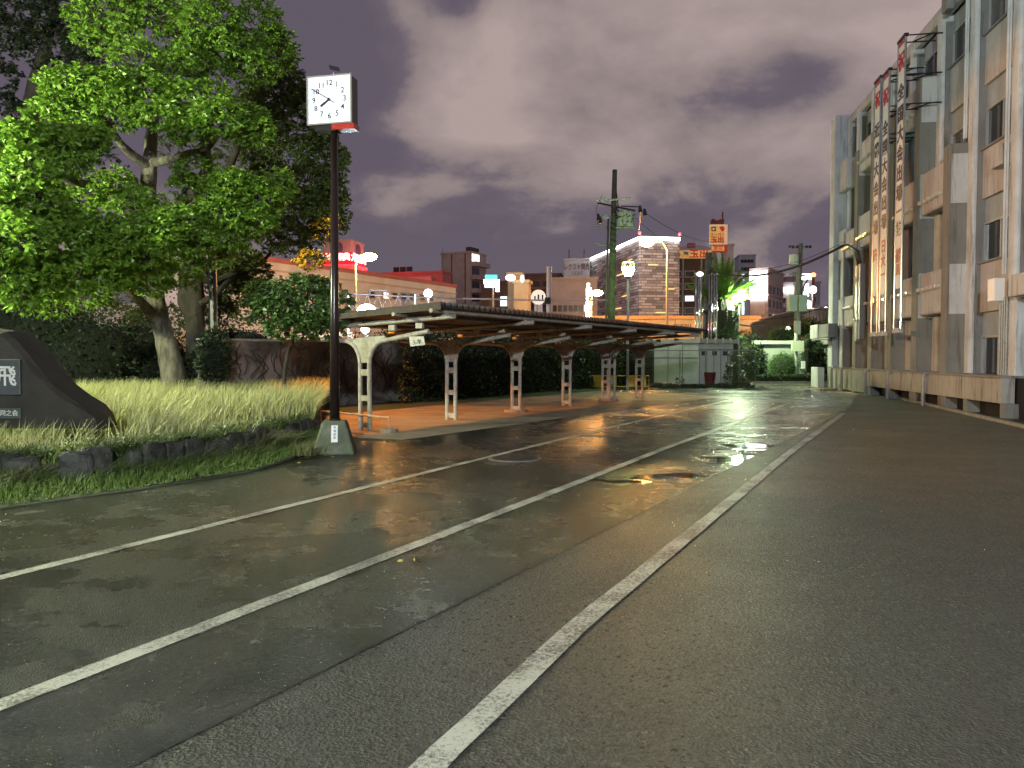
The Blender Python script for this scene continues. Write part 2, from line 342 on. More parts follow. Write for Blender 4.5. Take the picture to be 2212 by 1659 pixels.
# rough stone border, stone by stone
rockm = mat('dark_rough_rock', (.06, .06, .048), (.016, .018, .013), 7, .75, bump=1.0, bscale=30, lo=.4, hi=.62)
bw = thing('stone_border', 'low border of dark rough stones holding the grassy bed', 'low wall', (WL[2].x, WL[2].y, 0))
rr = random.Random(5)
for a, b in zip(WL[:-1], WL[1:]):
    d = (b - a); Ld = d.length; d.normalize(); s = 0
    while s < Ld:
        w_ = rr.uniform(.28, .5) if rr.random() < .8 else .16
        if not (rr.random() < .06):
            h = rr.uniform(.34, .45); c = a + d * min(Ld, s + w_ / 2); mb = MB()
            mb.ball((c.x, c.y, h * .5), 1, 14, 9, (1, 1, 1))
            P = []
            for (x, y, z) in mb.v:
                q = Vector((x - c.x, y - c.y, z - h * .5)); q = Vector([math.copysign(abs(t) ** .38, t) for t in q])
                j = lambda k: (rr.random() - .5) * k
                P.append((c.x + (d.x * q.x * w_ * .53 - d.y * q.y * .14) + j(.022), c.y + (d.y * q.x * w_ * .53 + d.x * q.y * .14) + j(.022), h * .5 + q.z * h * .54 + j(.03)))
            mb.v = P; mb.build('stone', rockm, bw)
        s += w_ + .015
# ---- grass: tall pale stems, low cover and small white flowers
def inpoly(x, y, P):
    r_ = np.zeros(len(x), bool); n = len(P)
    for i in range(n):
        x1, y1 = P[i].x, P[i].y; x2, y2 = P[(i + 1) % n].x, P[(i + 1) % n].y
        c_ = ((y1 > y) != (y2 > y)) & (x < (x2 - x1) * (y - y1) / (y2 - y1 + 1e-9) + x1); r_ ^= c_
    return r_
def scatter(P, n, rng, x0=-14, x1=-2.6, y0=6, y1=23.4):
    x = rng.uniform(x0, x1, n * 3); y = rng.uniform(y0, y1, n * 3); k = inpoly(x, y, P) & (np.abs(x / y) < .78)
    return x[k][:n], y[k][:n]
def blades(x, y, z, h, wd, lean, rng, name, m, lab, cat=None):
    n = len(x); a = rng.uniform(0, 2 * np.pi, n); la = lean * rng.uniform(.3, 1.2, n); lx, ly = np.cos(a) * la + .22, np.sin(a) * la
    wa = rng.uniform(0, 2 * np.pi, n); wx, wy = np.cos(wa) * wd, np.sin(wa) * wd
    P0 = np.stack([x, y, np.full(n, 1.) * z], 1)
    def st(f, wf):
        c_ = P0 + np.stack([lx * h * f * f, ly * h * f * f, h * (f - .25 * la * f * f)], 1); o_ = np.stack([wx * wf, wy * wf, 0 * wx], 1); return c_ - o_, c_ + o_
    a0, b0 = st(0, 1); a1, b1 = st(.55, .8); tip, _ = st(1, 0)
    V = np.stack([a0, b0, b1, a1, tip], 1).reshape(-1, 3); i = np.arange(n) * 5
    Fq = np.concatenate([np.stack([i, i + 1, i + 2], 1), np.stack([i, i + 2, i + 3], 1), np.stack([i + 3, i + 2, i + 4], 1)])
    o = npmesh(name, V, Fq, m, kind='stuff'); o['label'] = lab; o['category'] = cat or 'grass'; return o
g_pale = mat('dry_grass_stems', (.52, .50, .23), (.30, .34, .11), 5, .6)
g_low = mat('green_ground_cover', (.16, .24, .04), (.09, .16, .025), 7, .6)
def mon_free(x, y): return ~((x < -5.3) & (y > 9.95) & (y < 11.9) & (x < -5.3))
x, y = scatter(inner, 52000, RNG)
k = RNG.random(len(x)) < np.clip((y - 8.0) / 1.6, .25, 1) * (.45 + .55 * (np.sin(x * 2.3 + 1) * np.sin(y * 1.9) > -.3))
dw = np.full(len(x), 9.)
for a, b in zip(WL[:-1], WL[1:]):
    t = np.clip(((x - a.x) * (b.x - a.x) + (y - a.y) * (b.y - a.y)) / (b - a).length_squared, 0, 1); dw = np.minimum(dw, np.hypot(x - a.x - t * (b.x - a.x), y - a.y - t * (b.y - a.y)))
k &= mon_free(x, y) & (RNG.random(len(x)) < np.clip(dw * 1.1 - .1, .10, 1))
x, y = x[k], y[k]; h = RNG.uniform(.36, .80, len(x)) * np.clip(.55 + (y - 8.5) * .12, .5, 1.05)
h *= 1 - .35 * ((x > -4.6) & (y < 12.4))
blades(x, y, BZ - .08, h, (.0045 + .0003 * y), .5, RNG, 'tall_grass', g_pale, 'tall pale grass leaning in the bed around the tree')
x, y = scatter(inner, 60000, RNG); k = mon_free(x, y); x, y = x[k], y[k]
blades(x, y, BZ - .08, RNG.uniform(.06, .24, len(x)), .008, .7, RNG, 'low_grass', g_low, 'low green grass and clover over the planting bed', 'grass')
x, y = scatter(edge + back, 42000, RNG, x0=-9, y0=4.5, y1=15)
k = ~inpoly(x, y, [p + Vector((-.15, .25, 0)) for p in WL] + back); x, y = x[k], y[k]
dd = np.full(len(x), 9.)
for a, b in zip(edge[:-1], edge[1:]):
    t = np.clip(((x - a.x) * (b.x - a.x) + (y - a.y) * (b.y - a.y)) / (b - a).length_squared, 0, 1); dd = np.minimum(dd, np.hypot(x - a.x - t * (b.x - a.x), y - a.y - t * (b.y - a.y)))
blades(x, y, .04, RNG.uniform(.03, .10, len(x)) * np.clip(dd * 4, .35, 2.2), .006, .8, RNG, 'edge_grass', g_low, 'short green grass along the foot of the stone border', 'grass')
# tussocks falling over the border by the clock
TX, TY, TH = [], [], []
for (u, v, n_, hh) in ((560, 985, 420, .42), (500, 1000, 250, .32), (610, 975, 300, .34), (700, 975, 260, .30), (660, 990, 220, .25), (260, 1010, 200, .5), (30, 1065, 320, .34), (90, 1050, 200, .25), (150, 1045, 160, .22), (360, 1020, 220, .28), (430, 1010, 260, .34), (220, 1042, 160, .22), (310, 1030, 200, .26), (-60, 1080, 260, .3)):
    c = gp(u, v); q = RNG.normal(size=(n_, 2)) * .10; TX += list(c.x + q[:, 0]); TY += list(c.y + q[:, 1]); TH += [hh] * n_
TX, TY, TH = map(np.array, (TX, TY, TH))
blades(TX, TY, .05, TH * RNG.uniform(.6, 1.2, len(TX)), .005, 1.1, RNG, 'grass_tussocks', mat('tussock_grass', (.20, .24, .07), (.12, .10, .05), 3, .6), 'arching tussocks of grass spilling over the stones', 'grass')
X_, Y_, Z_ = [], [], []
for a, b in zip(WL[:-1], WL[1:]):
    m_ = int((b - a).length * 3000); t = RNG.random(m_); nn = RNG.normal(size=m_) * .13; d = (b - a).normalized()
    X_ += list(a.x + t * (b.x - a.x) - d.y * nn); Y_ += list(a.y + t * (b.y - a.y) + d.x * nn); Z_ += list(np.where(nn * 1 > .02, .30, .02))
X_, Y_, Z_ = map(np.array, (X_, Y_, Z_)); k = np.sin(X_ * 5.1) + np.sin(Y_ * 7.3 + 1) + RNG.normal(size=len(X_)) * .5 > -.4; X_, Y_, Z_ = X_[k], Y_[k], Z_[k]
blades(X_, Y_, Z_, RNG.uniform(.10, .36, len(X_)), .006, 1.1, RNG, 'border_weeds', mat('border_weed', (.09, .14, .03), (.05, .07, .02), 6, .6), 'dark weeds growing over and between the border stones', 'weeds')
# clover leaves + tiny flowers
x, y = scatter(inner, 1500, RNG, x0=-9, y0=8.5, y1=13.5); k = (x + 1.0 * y > 3.6) & mon_free(x, y); x, y = x[k][:520], y[k][:520]
P = np.stack([x, y, BZ + RNG.uniform(.04, .2, len(x))], 1); D = RNG.normal(size=(len(x), 3)) * [1, 1, .25]
V, Fq = leaves(np.repeat(P, 3, 0), np.concatenate([D, -D, D[:, [1, 0, 2]] * [1, -1, 1]]).reshape(3, -1, 3).transpose(1, 0, 2).reshape(-1, 3), .026, .42, RNG)
o = npmesh('wildflowers', V, Fq, mat('white_petals', (.62, .64, .42), rough=.7), kind='stuff'); tag(o, 'tiny pale flowers dotted over the low grass by the border', 'flowers')
x, y = scatter(inner, 1500, RNG, x0=-10, y0=8, y1=13); k = mon_free(x, y); x, y = x[k], y[k]; P = np.stack([x, y, BZ + RNG.uniform(-.02, .1, len(x))], 1); D = RNG.normal(size=(len(x), 3)) * [1, 1, .5] + [0, 0, .3]
V, Fq = leaves(np.repeat(P, 2, 0), np.repeat(D, 2, 0) + RNG.normal(size=(2 * len(x), 3)) * .5, .07, .3, RNG)
tag(npmesh('broad_weeds', V, Fq, mat('broad_weed_leaf', (.12, .20, .03), (.2, .26, .05), 9, .5), kind='stuff'), 'broad weed leaves among the grass of the bed', 'weeds')
# fallen leaves on the road
x = []; P = []
for (u, v) in ((905, 1222), (880, 1214), (762, 984), (722, 990), (640, 1002)): c = gp(u, v); P.append((c.x, c.y, .018))
P = np.array(P); P = np.repeat(P, 2, 0) + RNG.normal(size=(2 * len(P), 3)) * [.03, .03, .002]; D = RNG.normal(size=(len(P), 3)) * [1, 1, .1]
V, Fq = leaves(P, D, .055, .25, RNG); tag(npmesh('fallen_leaves', V, Fq, mat('yellow_fallen_leaf', (.42, .42, .10), rough=.5), kind='stuff'), 'a few yellow leaves fallen on the wet asphalt', 'fallen leaves')
# ============================================================ MONUMENT STONE
st = mat('dark_monument_granite', (.034, .031, .022), (.02, .018, .013), 3, .75, bump=.5, bscale=25)
Ym = 11.0
mt = thing('stone_monument', 'dark natural rock monument with inset plaques at the left edge', 'monument', (xat(-60, Ym), Ym, BZ - .1))
prof = [(-300, 925), (-300, 760), (-230, 722), (-120, 706), (0, 708), (45, 716), (70, 735), (98, 765), (122, 800), (150, 832), (182, 856), (214, 876), (236, 900), (242, 925)]
W3 = [at(u, v, Ym) for u, v in prof]; cx_ = at(-20, 850, Ym)
mb = MB(); rings = [(-.42, .93), (-.34, .985), (-.1, 1.0), (.25, .97), (.48, .86), (.56, .6)]
k = len(W3); rr = random.Random(3)
for (dy, s_) in rings:
    for p in W3:
        q = cx_ + (p - cx_) * s_; mb.v.append((q.x + rr.uniform(-.012, .012), Ym + dy + rr.uniform(-.012, .012), max(q.z + rr.uniform(-.01, .01), .2)))
for i in range(len(rings) - 1):
    for j in range(k - 1): a = i * k + j; mb.f.append((a, a + 1, a + 1 + k, a + k))
mb.f.append(tuple(range(k - 1, -1, -1))); mb.f.append(tuple(range((len(rings) - 1) * k, len(rings) * k)))
mb.build('rock', st, mt)
plq = mat('slate_plaque', (.075, .085, .085), (.06, .07, .07), 20, .4); eng = mat('engraved_white', (.62, .64, .58), rough=.6)
Yf = Ym - .43
a, b = at(-130, 776, Yf), at(47.5, 853, Yf)
pq = MB().box(((a.x + b.x) / 2, Yf - .01, (a.z + b.z) / 2), (b.x - a.x, .05, a.z - b.z)).build('engraved_plaque', plq, mt, bevel=.006)
c = at(12, 815, Yf - .04); text('engraved_writing', '飛', .30, eng, (c.x, Yf - .038, c.z), (1, 0, 0), pq, bold=.004)
c = at(-60, 815, Yf - .04); text('engraved_writing', '雄', .30, eng, (c.x, Yf - .038, c.z), (1, 0, 0), pq, bold=.004)
a, b = at(-130, 882, Yf), at(48, 904, Yf)
pq = MB().box(((a.x + b.x) / 2, Yf - .01, (a.z + b.z) / 2), (b.x - a.x, .05, a.z - b.z)).build('donor_plaque', plq, mt, bevel=.005)
c = at(-8, 893, Yf - .04); text('donor_writing', '卒業生一同之会', .085, eng, (c.x, Yf - .038, c.z), (1, 0, 0), pq)
# ============================================================ CLOCK
Yc = 12.35; xc = xat(722, Yc)
ck = thing('pole_clock', 'square white clock on a tall dark pole, standing in a mossy concrete block', 'clock', (xc, Yc, 0))
mossy = mat('mossy_concrete', (.10, .12, .075), (.22, .22, .18), 5, .85, bump=.7, bscale=30, lo=.5, hi=.75)
zt = zat(908, Yc); b0, b1 = .33, .185
mb = MB(); n = 4
def sq(hw, z, ang=R(8)):
    ca, sa = math.cos(ang), math.sin(ang); return [(xc + x * ca - y * sa, Yc + x * sa + y * ca, z) for x, y in ((-hw, -hw), (hw, -hw), (hw, hw), (-hw, hw))]
mb.hexa(sq(b0, 0), sq(b1, zt)).build('concrete_base', mossy, ck, bevel=.03)
brown = mat('dark_brown_enamel', (.022, .013, .011), rough=.28)
MB().tube([(xc, Yc, zt - .03), (xc + .01, Yc, 2.2), (xc + .03, Yc, 5.12)], [.078, .072, .055], 20).build('pole', brown, ck, smooth=True)
MB().tube([(xc, Yc, zt - .02), (xc, Yc, zt + .03)], .095, 20).build('collar', brown, ck, smooth=False)
# name plate
wp = mat('white_plate', (.72, .73, .68), rough=.4); ink = mat('black_lettering', (.02, .02, .03), rough=.5)
ang = R(8); fx, fy = math.cos(ang), math.sin(ang)
def onblock(dx, z, dep): hw = b0 + (b1 - b0) * z / zt; return (xc + dx * fx + (hw + dep) * fy, Yc + dx * fy - (hw + dep) * fx, z)
z0_, z1_ = .20, .46; p_ = [onblock(-.035, z0_, .012), onblock(.065, z0_, .012), onblock(.065, z1_, .012), onblock(-.035, z1_, .012)]
pl = MB().extr([Vector(q) for q in p_], (-.012 * fy, .012 * fx, 0)).build('name_plate', wp, ck)
for i, ch in enumerate('卒業記念'):
    p_ = onblock(.018, .425 - i * .052, .016); text('plate_writing', ch, .045, ink, p_, (fx, fy, 0), pl, up=(fy * .3, .28, 1))
# clock head
hx = xat(724, Yc); zc0, zc1 = zat(272, Yc), zat(170, Yc); hc = (zc0 + zc1) / 2; S = (zc1 - zc0); ha = R(-13)
hr = thing('tmp', 'x', 'x', (hx, Yc, hc), 0) ; bpy.data.objects.remove(hr)
ux = Vector((math.cos(ha), math.sin(ha), 0)); un = Vector((math.sin(ha), -math.cos(ha), 0))   # face right / outward
def HP(x, y, d): return Vector((hx, Yc, hc)) + ux * x + Vector((0, 0, y)) - un * d
hb = S / 2
case = mat('dark_case', (.05, .035, .035), rough=.35); frame_m = mat('brushed_aluminium', (.62, .60, .57), rough=.3, metal=.7)
cs = MB().box(HP(0, 0, .0), (S * .985, .26, S * .985), ha).build('case', case, ck, bevel=.01)
mb = MB(); fw = .022
for (x, y, a, b) in ((0, hb, S + .01, fw), (0, -hb, S + .01, fw), (-hb, 0, fw, S - fw), (hb, 0, fw, S - fw)): mb.box(HP(x, y, -.133), (a, .03, b), ha)
mb.build('face_frame', frame_m, ck)
facem = mat('lit_clock_face', (.75, .79, .80), (.66, .69, .69), 6, .35, emit=(.80, .90, .92), es=.42)
fc = MB().box(HP(0, 0, -.132), (S - fw * 1.1, .01, S - fw * 1.1), ha).build('dial', facem, ck)
numer = mat('dial_numerals', (.015, .015, .05), rough=.4)
FR = -.139
for i in range(1, 13):
    a = R(30 * i); r = S * .355
    text('numeral', str(i), S * .165, numer, HP(math.sin(a) * r, math.cos(a) * r * .98, FR), ux, fc, extrude=.001, bold=.0015)
mb = MB()
for i in range(60):
    a = R(6 * i); rad = S * .455; big = i % 5 == 0
    if abs(math.sin(a) * rad) > S * .47 or abs(math.cos(a) * rad) > S * .47: continue
    u_ = Vector((math.sin(a), math.cos(a))); v_ = Vector((u_.y, -u_.x)); lw, ll = ((.008, .022) if big else (.0035, .02))
    mb.poly([HP(*(u_ * (rad + sx * ll / 2) + v_ * sy * lw / 2), FR - .001) for sx, sy in ((-1, -1), (1, -1), (1, 1), (-1, 1))])
mb.build('minute_marks', numer, fc)
def hand(deg, l0, l1, w0, w1, d, name):
    a = R(deg); u_ = Vector((math.sin(a), math.cos(a))); v_ = Vector((u_.y, -u_.x))
    pts = [u_ * l0 - v_ * w0, u_ * l1 - v_ * w1, u_ * l1 + v_ * w1, u_ * l0 + v_ * w0]
    MB().extr([HP(p.x, p.y, FR - d) for p in pts], un * .004).build(name, numer, ck)
hand(236, -.02, S * .235, .013, .019, .004, 'hour_hand'); hand(302, -S * .15, S * .47, .006, .0075, .011, 'minute_hand')
MB().tube([HP(0, 0, -.13), HP(0, 0, -.158)], .022, 14).build('hand_boss', numer, ck)
text('maker_name', 'SEIKO', S * .042, mat('grey_maker_lettering', (.35, .36, .36), rough=.5), HP(0, S * .19, FR), ux, fc, extrude=.001)
redb = mat('red_enamel', (.55, .05, .035), (.35, .04, .03), 14, .25, bump=.2)
MB().box(HP(hb * .5 + .035, -hb - .055, -.02), (S * .5, .22, .085), ha).build('red_trim', redb, ck)
MB().box(HP(-hb * .42, -hb - .05, 0), (S * .32, .18, .075), ha).build('mount_bracket', blackm, ck)
MB().box(HP(0, -hb - .06, 0), (.16, .2, .1), ha).build('mount_socket', blackm, ck)
MB().tube([HP(.02, hb, 0), HP(.02, hb + .09, 0)], .018, 8).build('panel_stalk', frame_m, ck)
c = HP(.03, hb + .15, 0); q = [c + ux * x + Vector((0, 0, z)) + un * d for x, z, d in ((-.10, .06, .0), (.03, .045, -.10), (.09, -.05, .0), (-.03, -.04, .10))]
MB().extr(q, (0, 0, .014)).build('solar_panel', mat('solar_cells', (.03, .03, .045), rough=.15), ck)
# ============================================================ SHELTER
sh = thing('bicycle_shelter', 'long bicycle shelter with a corrugated dark roof on cream painted ladder columns', 'bicycle shelter', tuple(C1))
roofm = mat('corrugated_roof_steel', (.05, .055, .07), (.025, .028, .034), 3, .42, bump=.15, metal=.3)
S0, S1, T0, T1 = -.35, 16.15, -2.0, 2.25
def roofz(t): return 2.30 + (t + 2.0) * .045
pit = .2; ns = int((S1 - S0) / pit); mb = MB(); prof = []
for i in range(ns + 1):
    s = S0 + i * pit; prof += [(s, 0.0), (s + pit * .30, 0.0), (s + pit * .5, .105), (s + pit * .7, .02)]
prof.append((S0 + (ns + 1) * pit, 0))
for i, (s, h) in enumerate(prof):
    for (t, dz) in ((T0, 0), (T1, 0), (T1, -.012), (T0, -.012)):
        # ribs run across the roof and die out toward the low back edge
        mb.v.append(tuple(SP(s, t, roofz(t) + h + dz)))
for i in range(len(prof) - 1):
    for j in range(4): a = i * 4 + j; b = i * 4 + (j + 1) % 4; mb.f.append((a, b, b + 4, a + 4))
mb.f.append((0, 1, 2, 3)); mb.build('roof', roofm, sh)
MB().hexa([SP(S0 - .04, T0, roofz(T0) - .05), SP(S0 - .04, T1 - .0, roofz(T1) - .05), SP(S0 - .0, T1 - .0, roofz(T1) - .05), SP(S0, T0, roofz(T0) - .05)],
          [SP(S0 - .04, T0, roofz(T0) + .035), SP(S0 - .04, T1, roofz(T1) + .10), SP(S0, T1, roofz(T1) + .10), SP(S0, T0, roofz(T0) + .035)]).build('gable_trim', mat('dark_rusty_trim', (.035, .026, .022), (.07, .045, .03), 9, .7), sh)
for t in (-1.45, -.4, 1.16, 2.08):
    z = roofz(t) - .062
    MB().tube([SP(S0 - .12 if t > 1 else S0, t, z), SP(S1 + .2, t, z)], .042, 12).build('purlin', white_paint, sh, smooth=False)
def column(s):
    c = MB(); top = 1.60; g_ = .125
    for sg in (-1, 1):
        te = 1.67 if sg > 0 else -1.55; pts = [SP(s, sg * g_, 0), SP(s, sg * g_, top - .22)]
        ze = 2.00 + (.05 if sg > 0 else -.06)
        for i in range(1, 9):
            a = i / 8 * math.pi / 2; pts.append(SP(s, sg * (g_ + .42 * (1 - math.cos(a))), top - .22 + .5 * math.sin(a)))
        pts.append(SP(s, te, ze))
        o = MB().tube(pts, .048, 12).build('leg', white_paint, sh, smooth=False)
    mb = MB()
    for (z0, z1) in ((.06, .17), (.62, .73), (1.15, 1.28)):
        mb.box(SP(s, 0, (z0 + z1) / 2), (2 * g_ - .07, .055, z1 - z0), -R(31))
    mb.build('cross_plate', white_paint, sh)
    gz = [(-.11, 1.42), (.11, 1.42), (.13, 1.55), (.22, 1.74), (.42, 1.86), (.55, 1.90), (.55, 1.98), (-.55, 1.92), (-.55, 1.86), (-.42, 1.82), (-.22, 1.74), (-.13, 1.55)]
    MB().extr([SP(s - .012, t, z) for t, z in gz], SD * .024).build('gusset_plate', white_paint, sh)
    MB().tube([SP(s, -1.95, roofz(-1.95) - .165), SP(s, 2.3, roofz(2.3) - .165)], .05, 12).build('crossbeam', white_paint, sh, smooth=False)
    for t in (.75, 1.45): MB().box(SP(s, t, 2.105 + .04 * t), (.16, .07, .11), -R(31)).build('spacer_block', white_paint, sh)
    for t in (-1.45, -.4, 1.16, 2.08): MB().box(SP(s, t, roofz(t) - .115), (.12, .07, .05), -R(31)).build('purlin_cleat', white_paint, sh)
for i, s in enumerate((0, 3.1, 6.2, 9.3, 12.3, 15.4)): column(s)
column(12.75)
foot = mat('footing_concrete', (.32, .27, .2), (.2, .17, .13), 9, .85, bump=.5, bscale=30)
for s in (6.2, 12.5): MB().tube([SP(s, 0, .0), SP(s, 0, .075)], [.36, .34], 9).build('footing', foot, sh, bevel=.015)
hk = MB()
for s in (3.1, 6.2, 9.3):
    for sg in (-1, 1): hk.tube([SP(s - .03, sg * .12, 1.78), SP(s - .06, sg * .22, 1.86), SP(s - .06, sg * .3, 1.80), SP(s - .06, sg * .42, 1.75)], .010, 6)
hk.build('wire_hooks', blackm, sh)
# hanging paper sign
zs = at(900, 736, 15.35)
paper = thing('class_sign', 'crooked white paper sign reading 3-年 hung from the nearest shelter arm', 'sign', tuple(at(901, 748, 15.42)))
pm_ = mat('damp_paper', (.62, .60, .50), (.48, .46, .37), 12, .8)
q = [at(883.5, 727, 15.42), at(915, 726.5, 15.30), at(918.5, 745, 15.30), at(886.5, 748.5, 15.42)]
MB().extr(q, (0, .006, 0)).build('sheet', pm_, paper)
text('sign_writing', '3-年', .115, ink, at(901, 739.5, 15.34) , q[2] - q[3], paper, up=(-.12, 0, 1), sx=.95, extrude=.002)
MB().tube([at(888, 727.5, 15.41), at(889, 719, 15.4)], .004, 5).tube([at(911, 727, 15.31), at(912, 717, 15.3)], .004, 5).build('string', ink, paper)
# low rusty rail with concrete feet
rust = mat('orange_rail_paint', (.50, .33, .18), (.22, .10, .05), 18, .6, lo=.45, hi=.7)
a, b = gp(692, 921), gp(838, 935); b = Vector((xat(840, 15.6), 15.6, 0)); a = Vector((xat(692, 16.6), 16.6, 0))
rl = thing('low_rail', 'low rusty orange pipe rail on concrete feet behind the clock block', 'rail', tuple((a + b) / 2))
za, zb = .37, .31
MB().tube([a + Vector((0, 0, .05)), a + Vector((0, 0, za)), b + Vector((0, 0, zb)), b + Vector((0, 0, zb - .03))], .024, 10).build('top_pipe', rust, rl, smooth=False)
MB().tube([b + Vector((0, 0, zb)), b + Vector((0, 0, .04))], .014, 8).build('post', rust, rl)
for p, r_ in ((a, .26), (b, .19)): MB().tube([p, p + Vector((0, 0, .085))], [r_, r_ * .97], 10).build('foot_block', foot, rl, bevel=.01)
# yellow barrier far end
ylw = mat('yellow_barrier_paint', (.80, .50, .06), (.55, .34, .05), 8, .6)
Yb = 37.0; x0, x1 = xat(1276, Yb), xat(1402, Yb); br = thing('yellow_barrier', 'low yellow barrier frame with solid panels at the far end of the shelter', 'barrier', ((x0 + x1) / 2, Yb, 0))
mb = MB().tube([(x0, Yb, 0), (x0, Yb, .62), (x1, Yb, .62), (x1, Yb, 0)], .022, 8).tube([(x0, Yb, .1), (x1, Yb, .1)], .022, 8); mb.build('frame', ylw, br)
for ua, ub in ((1282, 1300), (1317, 1332), (1357, 1372), (1384, 1396)):
    MB().box(((xat(ua, Yb) + xat(ub, Yb)) / 2, Yb, .36), (xat(ub, Yb) - xat(ua, Yb), .04, .48)).build('panel', ylw, br)
# ============================================================ BACK WALL + HEDGE
wallm = mat('stained_back_wall', (.22, .20, .18), (.07, .065, .055), .9, .9, bump=.5, bscale=12, lo=.42, hi=.6)
bwl = thing('back_wall', 'old stained grey wall behind the shelter with bare creepers on it', 'wall', tuple(SP(4, -6)))
MB().hexa([SP(.6, -6.2), SP(34, -6.2), SP(34, -6.0), SP(.6, -6.0)], [SP(.6, -6.2, 1.95), SP(34, -6.2, 2.2), SP(34, -6.0, 2.2), SP(.6, -6.0, 1.95)]).build('wall_face', wallm, bwl)
MB().hexa([SP(.6, -6.26, 1.952), SP(34, -6.26, 2.202), SP(34, -5.94, 2.202), SP(.6, -5.94, 1.952)], [SP(.6, -6.26, 2.02), SP(34, -6.26, 2.27), SP(34, -5.94, 2.27), SP(.6, -5.94, 2.02)]).build('coping', concrete, bwl)
vine = mat('bare_vine', (.05, .04, .03), rough=.9)
rr = random.Random(8); mb = MB()
for i in range(46):
    s = rr.uniform(1, 9); z = rr.uniform(0, .6); pts = [SP(s, -5.97, z)]
    for k in range(9): s += rr.uniform(-.28, .28); z = min(1.9, z + rr.uniform(.05, .3)); pts.append(SP(s, -5.97 + rr.uniform(0, .04), z))
    mb.tube(pts, rr.uniform(.008, .022), 5)
mb.build('creeper_stems', vine, bwl)
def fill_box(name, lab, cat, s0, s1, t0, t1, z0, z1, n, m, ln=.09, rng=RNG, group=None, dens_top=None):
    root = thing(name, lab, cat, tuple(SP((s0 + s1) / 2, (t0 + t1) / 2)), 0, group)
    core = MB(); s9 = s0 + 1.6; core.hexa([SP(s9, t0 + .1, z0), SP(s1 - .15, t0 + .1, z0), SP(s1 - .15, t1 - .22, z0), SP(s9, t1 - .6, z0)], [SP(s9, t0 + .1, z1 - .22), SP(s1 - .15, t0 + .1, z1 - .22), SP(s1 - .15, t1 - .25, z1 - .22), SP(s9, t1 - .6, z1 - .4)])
    core.build('dark_core', mat('hedge_core', (.008, .012, .006), rough=1), root)  # dark core mesh added inside the leaf shell as a blocker
    n1_ = int(n * .68); s = rng.uniform(s0, s1, n); z = z0 + (z1 - z0) * rng.random(n); t = np.empty(n)
    wav = lambda s, z: .14 * np.sin(s * 2.1 + z * 2) + .09 * np.sin(s * 5.3 + 1 + z * 4)
    t[:n1_] = t1 + wav(s[:n1_], z[:n1_]) - np.abs(rng.normal(size=n1_)) * .12
    t[n1_:] = rng.uniform(t0, t1, n - n1_); z[n1_:] = z1 + .10 * np.sin(s[n1_:] * 3.1) + .08 * np.sin(s[n1_:] * 7.7) + rng.normal(size=n - n1_) * .08
    P = np.array(C1)[None] + np.outer(s, np.array(SD)) + np.outer(t, np.array(TD)); P[:, 2] = z
    D = rng.normal(size=(n, 3)); D[:n1_] += np.array(TD) * .8; D[n1_:, 2] += .8; D[:, 2] -= .2
    V, Fq = leaves(P, D, ln, .30, rng); npmesh('foliage', V, Fq, m, root); return root
hleaf = mat('dark_hedge_leaf', (.028, .05, .014), (.014, .03, .010), 4, .55)
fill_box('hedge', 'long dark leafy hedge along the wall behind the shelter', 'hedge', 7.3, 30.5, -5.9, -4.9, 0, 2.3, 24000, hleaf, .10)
# ============================================================ TREES
def tree_wood(paths, m, root, name='trunk'):
    for i, (pts, rs) in enumerate(paths):
        P = [Vector(p) for p in pts]; Q, Rr = [], []
        for a in range(len(P) - 1):          # smooth by Catmull-Rom
            p0, p1, p2, p3 = P[max(a - 1, 0)], P[a], P[a + 1], P[min(a + 2, len(P) - 1)]
            for k in range(5):
                t = k / 5; Q.append(.5 * ((2 * p1) + (p2 - p0) * t + (2 * p0 - 5 * p1 + 4 * p2 - p3) * t * t + (3 * p1 - p0 - 3 * p2 + p3) * t ** 3)); Rr.append(rs[a] * (1 - t) + rs[a + 1] * t)
        Q.append(P[-1]); Rr.append(rs[-1])
        rr = random.Random(i); mb = MB().tube(Q, Rr, 14)
        mb.v = [(x + rr.uniform(-.012, .012), y + rr.uniform(-.012, .012), z) for x, y, z in mb.v]
        mb.build(name if i == 0 else 'limb', m, root, smooth=True)
